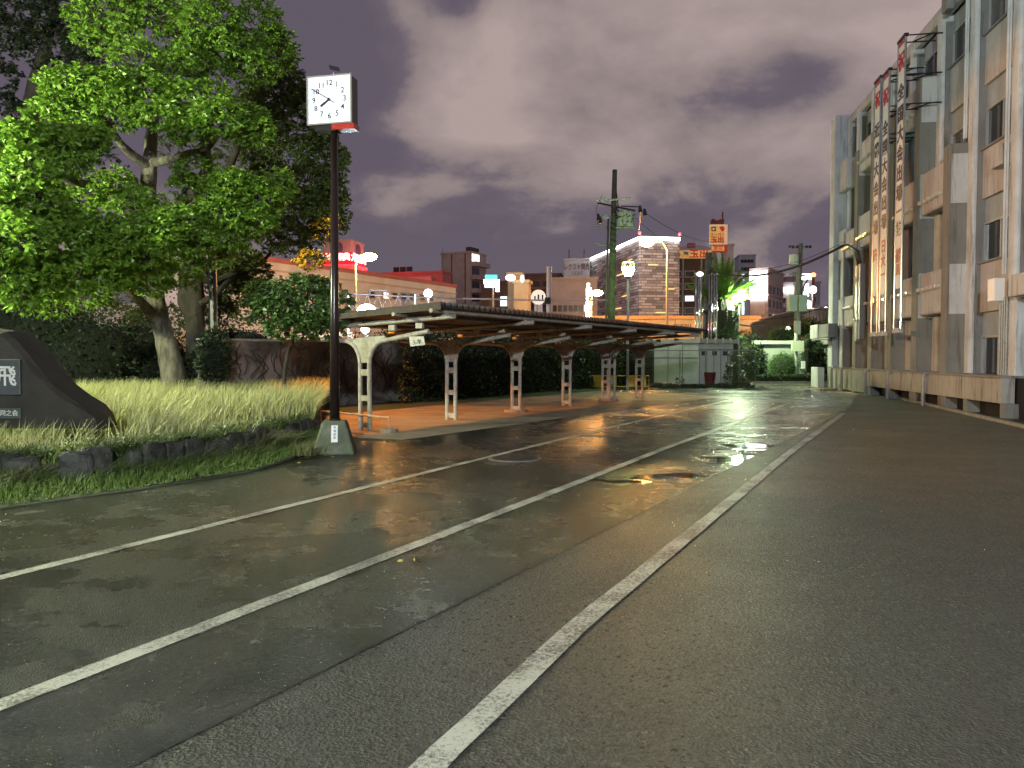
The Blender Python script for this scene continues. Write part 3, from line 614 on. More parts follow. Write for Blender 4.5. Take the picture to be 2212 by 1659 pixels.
def crown(clumps, root, m, rng, ln=.12, dens=1.0, name='foliage', twigm=None):
    Vs, Fs, off, tw = [], [], 0, MB()
    for (u, v, Y, ru, rv, n) in clumps:
        c = np.array(at(u, v, Y)); rx, rz = ru / F * Y, rv / F * Y; ry = min(max(rx * .8, rz), 1.8); n = int(n * dens)
        d = rng.normal(size=(n, 3)); d /= np.linalg.norm(d, axis=1)[:, None]
        rad = rng.uniform(.55, 1.0, n) ** .6; rad *= 1 + .16 * np.sin(d[:, 0] * 9 + c[0] * 3) * np.sin(d[:, 2] * 8 + c[2])
        P = c + d * rad[:, None] * [rx, ry, rz]; keep = ~((d[:, 2] < -.35) & (rng.random(n) < .55)); P, d = P[keep], d[keep]
        K = 8; n = len(P); a = rng.uniform(0, 2 * np.pi, (n, 1)) + np.arange(K) * 2 * np.pi / K + rng.normal(size=(n, K)) * .25
        el = rng.normal(size=(n, K)) * .3 - .38
        D = np.stack([np.cos(a) * np.cos(el), np.sin(a) * np.cos(el), np.sin(el)], -1) + d[:, None, :] * .45
        D[..., 2] -= .1
        Pk = np.repeat(P[:, None, :], K, 1) + rng.normal(size=(n, K, 3)) * ln * .22
        V, Fq = leaves(Pk.reshape(-1, 3), D.reshape(-1, 3), ln, .26, rng); Vs.append(V); Fs.append(Fq + off); off += len(V)
        for i in range(0, n, 6):
            p = Vector(P[i]); q = p.lerp(Vector(c), .55) - Vector((0, 0, .1)); tw.tube([q, p], [.014, .006], 4, False)
    npmesh(name, np.concatenate(Vs), np.concatenate(Fs), m, root)
    tw.build('twigs', twigm, root, kind='stuff')
bark = mat('pale_fissured_bark', (.17, .155, .115), (.06, .055, .042), 7, .9, bump=1.0, bscale=26, stretch=(1, 1, .22), lo=.42, hi=.6)
barkd = mat('dark_bark', (.07, .06, .05), (.03, .028, .022), 6, .9, bump=1.0, bscale=24, stretch=(1, 1, .25))
lf1 = leafy(mat('fresh_camphor_leaf', (.26, .42, .05), (.10, .22, .028), 11, .4, spec=.4))
def T(u, v, Y): return at(u, v, Y)
Yt = 20.0
t1 = thing('camphor_tree', 'large bright green camphor tree with a pale leaning trunk in the grassy bed', 'tree', tuple(Vector((xat(375, Yt), Yt, .28))))
def base(u, Y, z=.2): return Vector((xat(u, Y), Y, z))
tree_wood([([base(377, Yt), T(377, 830, Yt), T(368, 780, Yt), T(352, 715, Yt), T(337, 650, Yt), T(325, 560, Yt - .3), T(320, 440, Yt - .6), T(323, 350, Yt - .8), T(330, 270, Yt - .8), T(345, 190, Yt - .8), T(360, 100, Yt - .6)], [.38, .32, .29, .23, .23, .22, .20, .17, .13, .09, .05]),
           ([T(356, 745, Yt - .05), T(338, 695, Yt - .3), T(312, 660, Yt - .8), T(285, 635, Yt - 1.3), T(240, 590, Yt - 2)], [.16, .15, .12, .10, .05]),
           ([T(322, 360, Yt - .8), T(300, 345, Yt - 1.1), T(275, 325, Yt - 1.5), T(255, 302, Yt - 1.8), T(215, 240, Yt - 2.3)], [.13, .11, .10, .08, .04]),
           ([T(325, 352, Yt - .8), T(365, 345, Yt - 1.2), T(405, 332, Yt - 1.6), T(450, 318, Yt - 2), T(480, 270, Yt - 2.4)], [.12, .10, .08, .07, .04]),
           ([T(328, 470, Yt - .3), T(385, 440, Yt - .7), T(425, 405, Yt - 1), T(448, 365, Yt - 1.2), T(444, 320, Yt - 1.4), T(440, 220, Yt - 1.6), T(455, 90, Yt - 1.8)], [.16, .15, .15, .14, .12, .08, .04]),
           ([T(322, 470, Yt - .5), T(270, 430, Yt - 1.2), T(205, 402, Yt - 2), T(140, 385, Yt - 2.8), T(60, 330, Yt - 3.6)], [.13, .11, .10, .08, .04])], bark, t1)
Yn = 17.0
cl1 = [(230, 20, 18, 80, 55, 150), (320, 30, 18.5, 75, 50, 120), (380, 60, 19, 50, 45, 70), (200, 85, 18.5, 45, 30, 45),
       (455, 40, 18, 62, 60, 150), (490, 110, 18.5, 70, 55, 140), (420, 120, 18.3, 50, 45, 90), (560, 60, 19, 55, 60, 110), (590, 110, 19.2, 50, 50, 90), (540, 150, 18.8, 60, 45, 90),
       (150, 185, 16.6, 62, 42, 140), (230, 195, 16.8, 70, 48, 150), (310, 190, 17.2, 75, 42, 120), (120, 225, 16.4, 32, 30, 55), (240, 245, 17, 75, 32, 90), (180, 260, 16.8, 40, 26, 45), (385, 150, 17.8, 60, 40, 90),
       (430, 215, 17.4, 80, 40, 120), (355, 250, 17, 70, 30, 90), (470, 255, 16.8, 60, 42, 120), (545, 270, 17.2, 45, 45, 90), (410, 280, 17, 55, 30, 75),
       (40, 300, 14.5, 70, 40, 130), (120, 305, 15, 60, 38, 100), (-40, 320, 14.5, 60, 60, 90), (190, 300, 15.5, 50, 28, 70), (60, 360, 14.5, 75, 45, 130), (150, 350, 15.2, 50, 34, 60),
       (0, 430, 14.2, 60, 45, 100), (80, 430, 14.8, 70, 40, 90), (40, 510, 14.2, 75, 50, 150), (-50, 530, 14, 60, 60, 80), (130, 480, 15.2, 60, 34, 70),
       (190, 500, 15.5, 62, 45, 130), (270, 505, 15.8, 70, 42, 140), (350, 495, 16, 60, 46, 130), (420, 515, 16.4, 55, 38, 100), (300, 545, 16, 80, 30, 80), (400, 470, 16.2, 48, 28, 60), (210, 560, 15.8, 70, 38, 100), (90, 570, 15, 70, 42, 110), (10, 590, 14.6, 60, 45, 90), (130, 615, 15.5, 60, 30, 55), (40, 640, 15, 50, 24, 40), (230, 605, 16.2, 45, 26, 40), (340, 575, 16.8, 50, 26, 45),
       (500, 400, 16.6, 60, 34, 120), (560, 420, 16.8, 60, 40, 120), (480, 450, 16.5, 60, 42, 110), (545, 470, 16.8, 60, 36, 100), (600, 400, 17.4, 40, 34, 60), (400, 400, 18.8, 36, 28, 32), (250, 400, 19, 55, 40, 50), (180, 430, 18, 50, 34, 40), (380, 590, 19, 60, 34, 60), (250, 580, 17, 70, 40, 90), (330, 610, 18, 50, 30, 50), (450, 545, 17.4, 55, 34, 80), (180, 640, 18, 60, 30, 50), (60, 590, 15, 80, 50, 90), (500, 500, 17, 50, 36, 70), (90, 250, 16.5, 40, 34, 50), (300, 130, 18.4, 70, 40, 90), (250, 420, 18, 70, 50, 60), (420, 370, 18.4, 50, 40, 50), (110, 660, 19, 60, 30, 60), (300, 440, 17.6, 60, 34, 50)]
crown(cl1, t1, lf1, RNG, .105, 2.7, twigm=barkd)
lf2 = leafy(mat('olive_leaf', (.13, .18, .035), (.06, .10, .022), 2, .5), .25)
Y2 = 22.5
t2 = thing('camphor_tree', 'darker olive tree behind with its dark upright trunk, spreading toward the clock', 'tree', (xat(428, Y2), Y2, .2))
tree_wood([([base(428, Y2), T(426, 800, Y2), T(422, 700, Y2), T(420, 600, Y2), T(424, 520, Y2), T(470, 420, Y2), T(520, 300, Y2)], [.36, .30, .27, .26, .24, .16, .08]),
           ([T(420, 690, Y2 - .1), T(400, 650, Y2), T(402, 560, Y2), T(385, 480, Y2)], [.2, .2, .16, .08]),
           ([T(424, 600, Y2 - .1), T(460, 605, Y2 + .2), T(505, 592, Y2 + .6), T(560, 570, Y2 + 1.0), T(590, 540, Y2 + 1.4)], [.12, .10, .08, .06, .03]),
           ([T(430, 655, Y2 - .1), T(462, 640, Y2 + .1), T(490, 612, Y2 + .3), T(535, 590, Y2 + .6)], [.11, .09, .07, .04]),
           ([T(520, 500, Y2), T(575, 484, Y2 + .8), T(640, 495, Y2 + 1), T(690, 512, Y2 + 1)], [.12, .10, .08, .04])], barkd, t2)
cl2 = [(590, 200, 21, 60, 60, 150), (640, 270, 21, 65, 70, 190), (600, 330, 21.5, 80, 60, 180), (690, 340, 21, 45, 60, 130), (660, 400, 21, 75, 55, 190), (720, 420, 20.8, 32, 45, 80), (640, 460, 21, 75, 45, 170), (710, 480, 20.8, 40, 38, 90), (560, 520, 21.5, 70, 30, 90), (640, 540, 21, 40, 20, 45), (540, 240, 22, 60, 50, 160), (520, 340, 23, 60, 60, 120), (700, 300, 21, 30, 50, 90), (735, 350, 20.8, 18, 40, 50), (580, 400, 22.5, 70, 60, 170), (620, 180, 21.5, 40, 50, 110), (660, 220, 21, 30, 40, 80), (560, 300, 22, 60, 60, 150), (700, 450, 21.5, 50, 50, 120), (600, 500, 22.5, 70, 40, 110), (500, 620, 22, 50, 45, 170), (540, 590, 22, 46, 40, 130), (470, 670, 22, 40, 34, 90), (560, 640, 21, 40, 40, 110), (450, 560, 22, 50, 34, 110), (520, 560, 21, 50, 24, 90), (300, 600, 24, 60, 40, 90), (690, 510, 21, 40, 18, 40),
       (600, 120, 21.5, 45, 45, 80), (480, 520, 23, 60, 30, 50), (670, 560, 20, 36, 20, 35), (380, 330, 24, 60, 50, 45)]
crown([(a, b, c + 1.7, d, e, f) for a, b, c, d, e, f in cl2], t2, lf2, RNG, .105, 2.4, twigm=barkd)
lf3 = mat('mid_green_leaf', (.065, .13, .022), (.04, .085, .016), 3, .5)
t3 = thing('young_tree', 'small rounded tree with hanging leaves between the camphor trees and the clock', 'tree', (xat(640, 17.5), 17.5, .2))
tree_wood([([base(612, 17.5), T(616, 800, 17.5), T(630, 740, 17.4), T(645, 690, 17.2), T(660, 640, 17)], [.06, .05, .045, .04, .02])], barkd, t3)
crown([(600, 660, 16.6, 55, 50, 220), (660, 645, 16.2, 66, 56, 320), (640, 705, 16.4, 66, 30, 200), (580, 640, 16.8, 40, 34, 110), (700, 690, 16.2, 40, 34, 90), (735, 650, 16.2, 26, 24, 35), (700, 620, 16.4, 34, 20, 50), (570, 690, 16.8, 32, 26, 45), (745, 700, 16.3, 16, 24, 20)], t3, lf3, RNG, .105, 1.0, twigm=barkd)
t4 = thing('evergreen_tree', 'tall near-black evergreen at the top left behind the camphor', 'tree', (xat(75, 27), 27, .2))
lf4 = mat('dark_evergreen_leaf', (.02, .035, .014), (.012, .022, .01), 2, .55)
tree_wood([([base(120, 27), T(110, 600, 27), T(85, 400, 27), T(68, 240, 27), T(85, 150, 27), T(110, 60, 27), T(130, -60, 27)], [.4, .36, .3, .27, .22, .15, .06]),
           ([T(82, 160, 27), T(130, 150, 26.5), T(190, 140, 26)], [.14, .1, .05])], barkd, t4)
crown([(60, 20, 26, 80, 60, 200), (150, 40, 26, 75, 55, 200), (200, 100, 26, 60, 45, 150), (110, 100, 27, 70, 50, 160), (30, 70, 27, 50, 40, 100), (0, 160, 27, 35, 50, 90), (10, 240, 27, 45, 40, 90), (160, 150, 27, 70, 30, 80), (230, 60, 26, 50, 40, 100), (-40, 60, 27, 60, 80, 100), (140, 330, 28, 50, 40, 60), (210, 350, 28, 60, 40, 60), (60, 300, 28, 60, 50, 90), (120, 240, 28, 70, 40, 90),
       (-40, 330, 28, 60, 60, 60), (60, 400, 28, 80, 60, 90), (170, 430, 28, 60, 40, 60)], t4, lf4, RNG, .16, 1.2, twigm=barkd)
# shrubs behind the bed
def shrub(name, lab, cat, specs, m, ln=.1, group=None, dens=1.0, core=True):
    u, v, Y = specs[0][:3]; root = thing(name, lab, cat, (xat(u, Y), Y, 0), 0, group); Vs, Fs, off, mb = [], [], 0, MB()
    for (u, v, Y, ru, rv, n) in specs:
        c = np.array(at(u, v, Y)); rx, rz = ru / F * Y, rv / F * Y; n = int(n * dens); d = RNG.normal(size=(n, 3)); d /= np.linalg.norm(d, axis=1)[:, None]
        rad = RNG.uniform(.82, 1.05, n) * (1 + .10 * np.sin(d[:, 0] * 9 + u) * np.sin(d[:, 2] * 7 + v)); P = c + d * rad[:, None] * [rx, min(rx, 1.6), rz]; P[:, 2] = np.maximum(P[:, 2], .03)
        V, Fq = leaves(P, d + RNG.normal(size=(n, 3)) * .7, ln, .3, RNG); Vs.append(V); Fs.append(Fq + off); off += len(V)
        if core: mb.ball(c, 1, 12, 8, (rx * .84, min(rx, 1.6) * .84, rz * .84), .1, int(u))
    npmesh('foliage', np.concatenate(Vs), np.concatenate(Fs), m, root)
    if core: mb.v = [(x, y, max(z, .01)) for x, y, z in mb.v]; mb.build('dark_core', mat('hedge_core', (.008, .012, .006), rough=1), root, kind='stuff')  # near-black balls added behind the leaves to block the gaps
    return root
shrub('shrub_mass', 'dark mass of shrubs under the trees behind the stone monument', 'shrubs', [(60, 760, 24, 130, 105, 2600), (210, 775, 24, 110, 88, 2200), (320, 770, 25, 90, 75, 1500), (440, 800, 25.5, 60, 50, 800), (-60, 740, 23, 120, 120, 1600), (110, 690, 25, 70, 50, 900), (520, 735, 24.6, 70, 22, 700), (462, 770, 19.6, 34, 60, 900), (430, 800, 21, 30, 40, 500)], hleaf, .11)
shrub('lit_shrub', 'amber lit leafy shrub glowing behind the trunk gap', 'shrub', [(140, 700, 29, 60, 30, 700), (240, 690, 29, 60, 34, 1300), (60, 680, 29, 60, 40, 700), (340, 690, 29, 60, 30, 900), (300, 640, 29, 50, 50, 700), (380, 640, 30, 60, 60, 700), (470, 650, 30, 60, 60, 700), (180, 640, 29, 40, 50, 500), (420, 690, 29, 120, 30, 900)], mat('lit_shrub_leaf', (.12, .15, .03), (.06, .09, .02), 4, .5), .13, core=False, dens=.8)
shrub('small_bush', 'small pale green bush just right of the dark trunk', 'bush', [(458, 828, 21.5, 17, 26, 260)], lf3, .07, core=False)
shrub('ivy_overhang', 'thin ivy trailing over the top of the back wall', 'ivy', [(800, 728, 26, 60, 10, 260), (690, 742, 24.5, 60, 4, 120), (870, 733, 28, 60, 14, 500)], lf2, .09, core=False)
# ============================================================ SCHOOL BUILDING
B0 = Vector((15.9, 39.6, 0)); BA = Vector((-.174, -.985, 0)).normalized(); BN = Vector((.985, -.174, 0)).normalized()   # along (towards viewer), inward
def FB(k, m, z): return B0 + BA * k + BN * m + Vector((0, 0, z))
def bb(mb, k0, k1, m0, m1, z0, z1): mb.hexa([FB(k0, m0, z0), FB(k1, m0, z0), FB(k1, m1, z0), FB(k0, m1, z0)], [FB(k0, m0, z1), FB(k1, m0, z1), FB(k1, m1, z1), FB(k0, m1, z1)]); return mb
def stain(name, c, c2, c3):
    m = bpy.data.materials.new(name); m.use_nodes = True; nt = m.node_tree; N = nt.nodes; L = nt.links; p = N['Principled BSDF']; g = N.new('ShaderNodeNewGeometry')
    def ns(s, st, d=5):
        mp = N.new('ShaderNodeMapping'); mp.inputs['Scale'].default_value = st; L.new(g.outputs['Position'], mp.inputs[0]); n = N.new('ShaderNodeTexNoise'); n.inputs['Scale'].default_value = s; n.inputs['Detail'].default_value = d; n.inputs['Roughness'].default_value = .65; L.new(mp.outputs[0], n.inputs['Vector']); return n.outputs['Fac']
    def mr(x, a, b):
        n = N.new('ShaderNodeMapRange'); n.inputs[1].default_value = a; n.inputs[2].default_value = b; L.new(x, n.inputs[0]); return n.outputs[0]
    a = N.new('ShaderNodeMix'); a.data_type = 'RGBA'; L.new(mr(ns(1.1, (1, 1, 1)), .35, .65), a.inputs[0]); a.inputs[6].default_value = (*c, 1); a.inputs[7].default_value = (*c2, 1)
    b = N.new('ShaderNodeMix'); b.data_type = 'RGBA'; L.new(mr(ns(5.5, (1, 1, .10)), .54, .72), b.inputs[0]); L.new(a.outputs[2], b.inputs[6]); b.inputs[7].default_value = (*c3, 1)
    L.new(b.outputs[2], p.inputs['Base Color']); p.inputs['Roughness'].default_value = .85
    bu = N.new('ShaderNodeBump'); bu.inputs['Strength'].default_value = .3; bu.inputs['Distance'].default_value = .01; L.new(ns(45, (1, 1, 1), 3), bu.inputs['Height']); L.new(bu.outputs[0], p.inputs['Normal'])
    MATS[name] = m; return m
w_light = stain('pale_render', (.60, .61, .62), (.50, .50, .51), (.22, .19, .16))
w_white = stain('white_render', (.68, .72, .76), (.52, .54, .56), (.33, .32, .30))
w_pink = stain('beige_spandrel', (.54, .53, .54), (.45, .44, .45), (.22, .19, .16))
w_brown = stain('olive_brown_render', (.25, .245, .225), (.20, .195, .18), (.13, .12, .105))
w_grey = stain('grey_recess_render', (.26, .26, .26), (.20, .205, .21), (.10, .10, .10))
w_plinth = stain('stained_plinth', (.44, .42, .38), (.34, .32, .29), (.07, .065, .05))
blind = mat('blue_grey_panel', (.38, .45, .50), (.31, .37, .41), 2, .6); alu = mat('window_aluminium', (.55, .57, .57), rough=.35, metal=.5)
glass = mat('dark_window_glass', (.02, .025, .028), rough=.08, spec=.8)
gl_in = mat('pale_curtain_glass', (.09, .10, .10), (.05, .055, .06), 1.5, .12, spec=.8)
sch = thing('school_building', 'four storey pale concrete school building with stepped brown piers along the right', 'building', tuple(B0))
OK_ = [2.1, 3.8, 6.1, 8.5, 11.0, 13.7, 16.35]; OT = [13.1, 7.2, 10.35, 10.5, 10.6, 10.75, 7.85]
FL = [1.0, 4.27, 7.53, 10.8]; MK = [2.6, 4.2, 6.5, 8.9, 11.4, 14.1, 16.75, 19.5, 22.3, 25.1, 27.9]; TOP = 12.9
# body behind everything
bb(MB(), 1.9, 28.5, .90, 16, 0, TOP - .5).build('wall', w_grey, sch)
bb(MB(), 1.9, 28.5, .55, .90, 12.5, TOP + .02).build('parapet', w_pink, sch, bevel=.03)
# end block
bb(MB(), 1.45, 2.35, 0, 1.25, 0, 13.1).build('end_pier', w_white, sch, bevel=.03)
for i, k in enumerate(MK):
    mb = MB(); bb(mb, k - .02, k + .42, .50 if i not in (99,) else .5, .92, .0, TOP - .15); mb.build('main_pier', w_white, sch, bevel=.07)
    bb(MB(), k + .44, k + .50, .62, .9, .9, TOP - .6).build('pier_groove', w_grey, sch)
# window bays
bays = list(zip(MK[:-1], MK[1:]))
for bi, (ka, kb) in enumerate(bays):
    a, b = ka + .5, kb - .02
    for fi, z in enumerate(FL):
        top = FL[fi + 1] if fi < 3 else 12.5
        bb(MB(), a, b, .74, .88, z + 1.83, top - .0).build('spandrel', w_pink if bi > 3 else w_light, sch, bevel=.015)
        bb(MB(), a, b, .66, .9, top - .045, top + .005).build('sill', w_grey, sch) if fi < 3 else None
        wn = bb(MB(), a, b, .84, .885, z + 1.13, z + 1.82).build('blind_panel', blind, sch)
        fr = MB(); w_ = b - a
        for x0, x1 in ((0, .05), (w_ * .48, w_ * .48 + .06), (w_ - .05, w_), (w_ * .70, w_ * .70 + .03)): bb(fr, a + x0, a + x1, .80, .86, z + .04, z + 1.10)
        bb(fr, a, b, .80, .86, z + .0, z + .05); bb(fr, a, b, .80, .86, z + 1.09, z + 1.15)
        f = fr.build('window', alu, sch)
        g1 = MB(); bb(g1, a, b, .862, .878, z + .05, z + 1.09); g1.build('pane', gl_in if (bi * 3 + fi) % 4 == 1 else glass, f)
# outer stepped screen
for i, (k, t) in enumerate(zip(OK_, OT)):
    if i == 0: continue
    segs = [(0, 1.0, w_brown), (1.0, 2.82, w_brown), (2.82, 4.30, w_light), (4.30, 6.1, w_brown), (6.1, 7.55, w_light if i != 4 else w_brown), (7.55, 9.25, w_brown), (9.25, 10.9, w_light)]
    for z0, z1, mm in segs:
        if z0 >= t: continue
        zt_ = min(z1, t)
        o = bb(MB(), k + .012, k + .49, .045, .52, z0, zt_).build('outer_pier', mm, sch)
    bb(MB(), k, k + .502, 0, .045, 0, t).build('pier_face', w_brown if i > 1 else w_light, sch)
knob = mat('white_glazed_knob', (.62, .60, .52), rough=.25)
for i in range(1, 6):
    a, b = OK_[i] + .51, OK_[i + 1] - .01
    if i == 5: lv = [(2.88, 4.27, .83), (6.16, 7.53, .38)]
    elif i == 1: lv = [(2.88, 4.27, .83), (6.0, 7.2, .4)]
    else: lv = [(2.88, 4.27, .83), (6.16, 7.53, .38), (9.35, 10.6, .38)]
    for (z0, z1, kz) in lv:
        o = bb(MB(), a, b, .06, .50, z0, z1).build('balcony_box', w_pink if i > 2 else w_light, sch, bevel=.09)
        for j in range(5):
            kk = a + (b - a) * (.12 + .19 * j); MB().tube([FB(kk, .07, z0 + kz), FB(kk, -.10, z0 + kz)], .065, 12).build('knob', knob, sch)
# bay nearest to the end block
for (z0, z1) in ((2.88, 4.27), (6.1, 7.5), (9.35, 10.75)): bb(MB(), 2.36, 3.79, .2, .6, z0, z1).build('balcony_box', w_light, sch, bevel=.06)
# plinth
ks = [1.6, 3.8, 6.1, 8.5, 11.0, 13.7, 16.35, 18.3, 20.6]
for a, b in zip(ks[:-1], ks[1:]): bb(MB(), a + .01, b - .01, -.02, .3, .36 if a > 8 else .05, 1.0).build('plinth_panel', w_plinth, sch, bevel=.012)
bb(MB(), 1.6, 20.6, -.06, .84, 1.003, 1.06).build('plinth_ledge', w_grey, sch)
bb(MB(), 1.7, 28.3, .34, .9, 0, 1.0).build('dark_void_fill', darkgap, sch)  # near-black box stands in for the shaded void under the plinth
for k in ks[1:]: bb(MB(), k - .1, k + .12, .0, .34, 0, .36).build('plinth_foot', w_brown, sch)
for (k, h) in ((15.45, 1.02), (11.8, .98), (8.9, 1.0), (5.0, 1.04), (3.1, 1.05)):
    MB().tube([FB(k, -.16, 0), FB(k, -.16, h - .06), FB(k, -.10, h), FB(k, .04, h)], .055, 10).build('drainpipe', steel, sch)
# near porch pier, conduits and wall light box
bb(MB(), 19.48, 20.3, .40, .9, .32, 3.0).build('porch_pier', w_white, sch, bevel=.03)
bb(MB(), 20.3, 28.5, .2, .7, 3.05, 3.6).build('porch_beam', w_light, sch, bevel=.03)
for j in range(4): MB().tube([FB(19.52 + .13 * j, .36, .3), FB(19.52 + .13 * j, .36, 3.1)], .028, 8).build('conduit', steel, sch)
bb(MB(), 19.3, 19.72, .12, .38, 3.0, 3.6).build('wall_light_box', mat('opal_light_box', (.66, .62, .56), rough=.4, emit=(1, .9, .85), es=.12), sch, bevel=.02)
for j, k in enumerate((19.45, 16.7, 22.3)): MB().tube([FB(k, .44, 3.7 if k > 19 else 8), FB(k, .44, TOP - .1)], .04, 8).tube([FB(k + .1, .45, 3.7 if k > 19 else 8), FB(k + .1, .45, TOP - .1)], .025, 8).build('riser_pipe', w_white, sch)
o = bb(MB(), 18.55, 19.2, .42, .74, 6.65, 7.22).build('vent_hood', w_pink, sch, bevel=.02)
bb(MB(), 15.0, 15.5, .30, .55, 12.35, 12.85).build('vent_hood', w_grey, sch, bevel=.05)
# rooftop-level lit strip seen through the recess
MB().tube([FB(11.9, .70, 9.0), FB(12.9, .70, 9.0)], .03, 8).build('corridor_tube_light', emi('cyan_tube', (.35, 1, .75), 1.6), sch)
# end porch canopy
bb(MB(), -.3, 1.5, -.5, 1.0, 2.45, 3.15).build('end_canopy', w_pink, sch, bevel=.02)
bb(MB(), .9, 3.6, -.45, -.03, 2.45, 3.1).build('end_canopy', w_grey, sch, bevel=.02)
MB().tube([FB(-.2, -.4, 2.4), FB(3.5, -.4, 2.4)], .05, 8).build('canopy_gutter', steel, sch)
bb(MB(), -.4, 1.2, -.4, -.1, 0, 1.0).build('end_plinth', w_light, sch)
# ---- cable box + heavy cable
cab = mat('black_cable', (.015, .015, .017), rough=.5)
cb = thing('cable_riser', 'grey cable trunk strapped to the brown piers with black cables entering its top', 'cable trunk', tuple(FB(8.0, -.1, 2.3)))
bb(MB(), 7.55, 7.85, -.28, -.0, 2.2, 5.3).build('trunk', steel, cb, bevel=.01); bb(MB(), 7.88, 8.2, -.25, -.0, 2.25, 5.35).build('trunk', mat('dark_steel', (.16, .16, .17), rough=.5, metal=.4), cb, bevel=.01)
for z in (3.0, 4.7): MB().tube([FB(7.5, -.33, z + .15), FB(7.9, -.36, z), FB(8.25, -.33, z + .12)], .03, 6).build('strap', frame_m, cb)
for j in range(4): MB().tube([FB(7.6 + .14 * j, -.15, 5.25), FB(7.55 + .12 * j, -.3, 5.9), FB(7.2, -.5, 6.25), FB(6.5, -.7, 6.3)], .045, 8).build('cable_bend', cab, cb, smooth=True)
p0, p1 = FB(6.9, -.6, 6.28), at(1529, 583, 45.0); mb = MB(); pts = []
for i in range(25):
    t = i / 24; q = p0.lerp(p1, t); q.z -= 4 * .75 * t * (1 - t); pts.append(q)
cl = thing('overhead_cable', 'thick black cable sagging from the school wall to the mast by the palm', 'cable', tuple(pts[12]))
MB().tube(pts, .055, 8).build('strand', cab, cl, smooth=True)
MB().tube([p + Vector((.05, 0, .16 + .1 * math.sin(i * .13))) for i, p in enumerate(pts)], .012, 5).build('messenger_wire', cab, cl)
# ---- banners
bcloth = mat('banner_cloth', (.84, .82, .80), (.76, .73, .71), 1.2, .6); redink = mat('red_lettering', (.50, .02, .03), rough=.6); pinkink = mat('faded_red_lettering', (.50, .14, .09), rough=.6); acr = mat('rail_aluminium', (.66, .70, .72), rough=.18, metal=.85)
def banner(k, label, ztop, zb, chars, wd=.62, m=-.62):
    t = thing('vertical_banner', label, 'banner', tuple(FB(k, m, zb)), 0, 'tall banners hung on the school front')
    bb(MB(), k, k + wd, m - .012, m + .012, zb + 1.35, ztop).build('cloth', bcloth, t)
    bb(MB(), k, k + wd, m - .02, m + .018, ztop + .002, ztop + .16).build('red_heading', redb, t)
    for kk in (k - .045, k + wd + .045): MB().tube([FB(kk, m, zb), FB(kk, m, ztop + .15)], .035, 8).build('rail', acr, t)
    bb(MB(), k - .05, k + wd + .05, m - .06, m + .06, zb - .12, zb + .04).build('foot_box', w_pink, t)
    bb(MB(), k - .08, k + wd + .08, m - .05, m + .08, ztop + .17, ztop + .25).build('head_bar', blackm, t)
    for z in (ztop + .2, ztop - 1.05, ztop - 2.0):
        mb = MB()
        for kk in (k, k + wd): mb.tube([FB(kk, m + .06, z), FB(kk, .5, z)], .024, 6)
        mb.tube([FB(k, m + .4, z), FB(k + wd, m + .8, z)], .025, 6); mb.build('bracket', blackm, t)
    for i, (ch, z, mm, s) in enumerate(chars): text('banner_writing', ch, s, mm, FB(k + wd / 2, m - .02, z), BA, t, sx=1.05, bold=.016)
I_ = ink
banner(14.0, 'rightmost tall white banner, red heading then a national meet text', 11.75, 2.45, [('祝', 11.2, redink, .62), ('全', 10.2, I_, .56), ('国', 9.5, I_, .56), ('大', 8.85, I_, .56), ('会', 8.2, I_, .56), ('出', 7.55, I_, .56), ('場', 6.9, I_, .56), ('―', 6.35, I_, .5), ('技', 5.75, I_, .5), ('部', 4.85, pinkink, .5), ('員', 4.4, pinkink, .4)])
banner(12.35, 'middle tall white banner with a red character followed by lettering', 11.25, 2.4, [('祝', 10.6, redink, .6), ('全', 9.5, I_, .54), ('国', 8.85, I_, .54), ('大', 8.2, I_, .54), ('会', 7.55, I_, .54), ('出', 6.9, I_, .54), ('場', 6.25, I_, .54), ('日', 5.4, pinkink, .48), ('大', 4.9, pinkink, .48), ('一', 4.4, pinkink, .48)])
banner(11.35, 'leftmost tall white banner closest to the grey cable trunk', 11.35, 2.4, [('祝', 10.8, redink, .6), ('近', 9.7, I_, .54), ('畿', 9.0, I_, .54), ('大', 8.3, I_, .54), ('会', 7.6, I_, .54), ('出', 6.9, I_, .54), ('場', 6.2, I_, .54), ('陸', 5.2, pinkink, .48)])
# ============================================================ SHED, FENCE, BOOTH
def box2(uL, uC, uR, YC, a):
    a = R(a); xC = xat(uC, YC); d1 = Vector((math.cos(a), math.sin(a), 0)); d2 = Vector((-math.sin(a), math.cos(a), 0)); rR, rL = (uR - U0) / F, (uL - U0) / F
    L1 = (rR * YC - xC) / (d1.x - rR * d1.y); L2 = (rL * YC - xC) / (d2.x - rL * d2.y)
    if not .3 < L1 < 45: L1 = 9.0
    return Vector((xC, YC, 0)), d1, d2, L1, L2
def bx4(mb, C, d1, d2, a0, a1, b0, b1, z0, z1):
    q = [C + d1 * a0 + d2 * b0, C + d1 * a1 + d2 * b0, C + d1 * a1 + d2 * b1, C + d1 * a0 + d2 * b1]; zz = Vector((0, 0, 1))
    mb.hexa([p + zz * z0 for p in q], [p + zz * z1 for p in q]); return mb
siding = mat('white_shed_siding', (.74, .78, .80), (.62, .66, .67), 2, .6)
C, d1, d2, L1, L2 = box2(1413, 1508, 1583, 40.2, 32.7)
shd = thing('storage_shed', 'white flat-roofed storage shed behind the chain link fence', 'shed', tuple(C)); Hs = zat(741, 40.2)
bx4(MB(), C, d1, d2, 0, L1, 0, L2, .1, Hs).build('wall', siding, shd)
bx4(MB(), C, d1, d2, -.2, L1 + .25, -.25, L2 + .2, Hs, Hs + .22).build('roof', mat('shed_fascia', (.50, .50, .47), (.38, .38, .35), 4, .6), shd)
mb = MB()
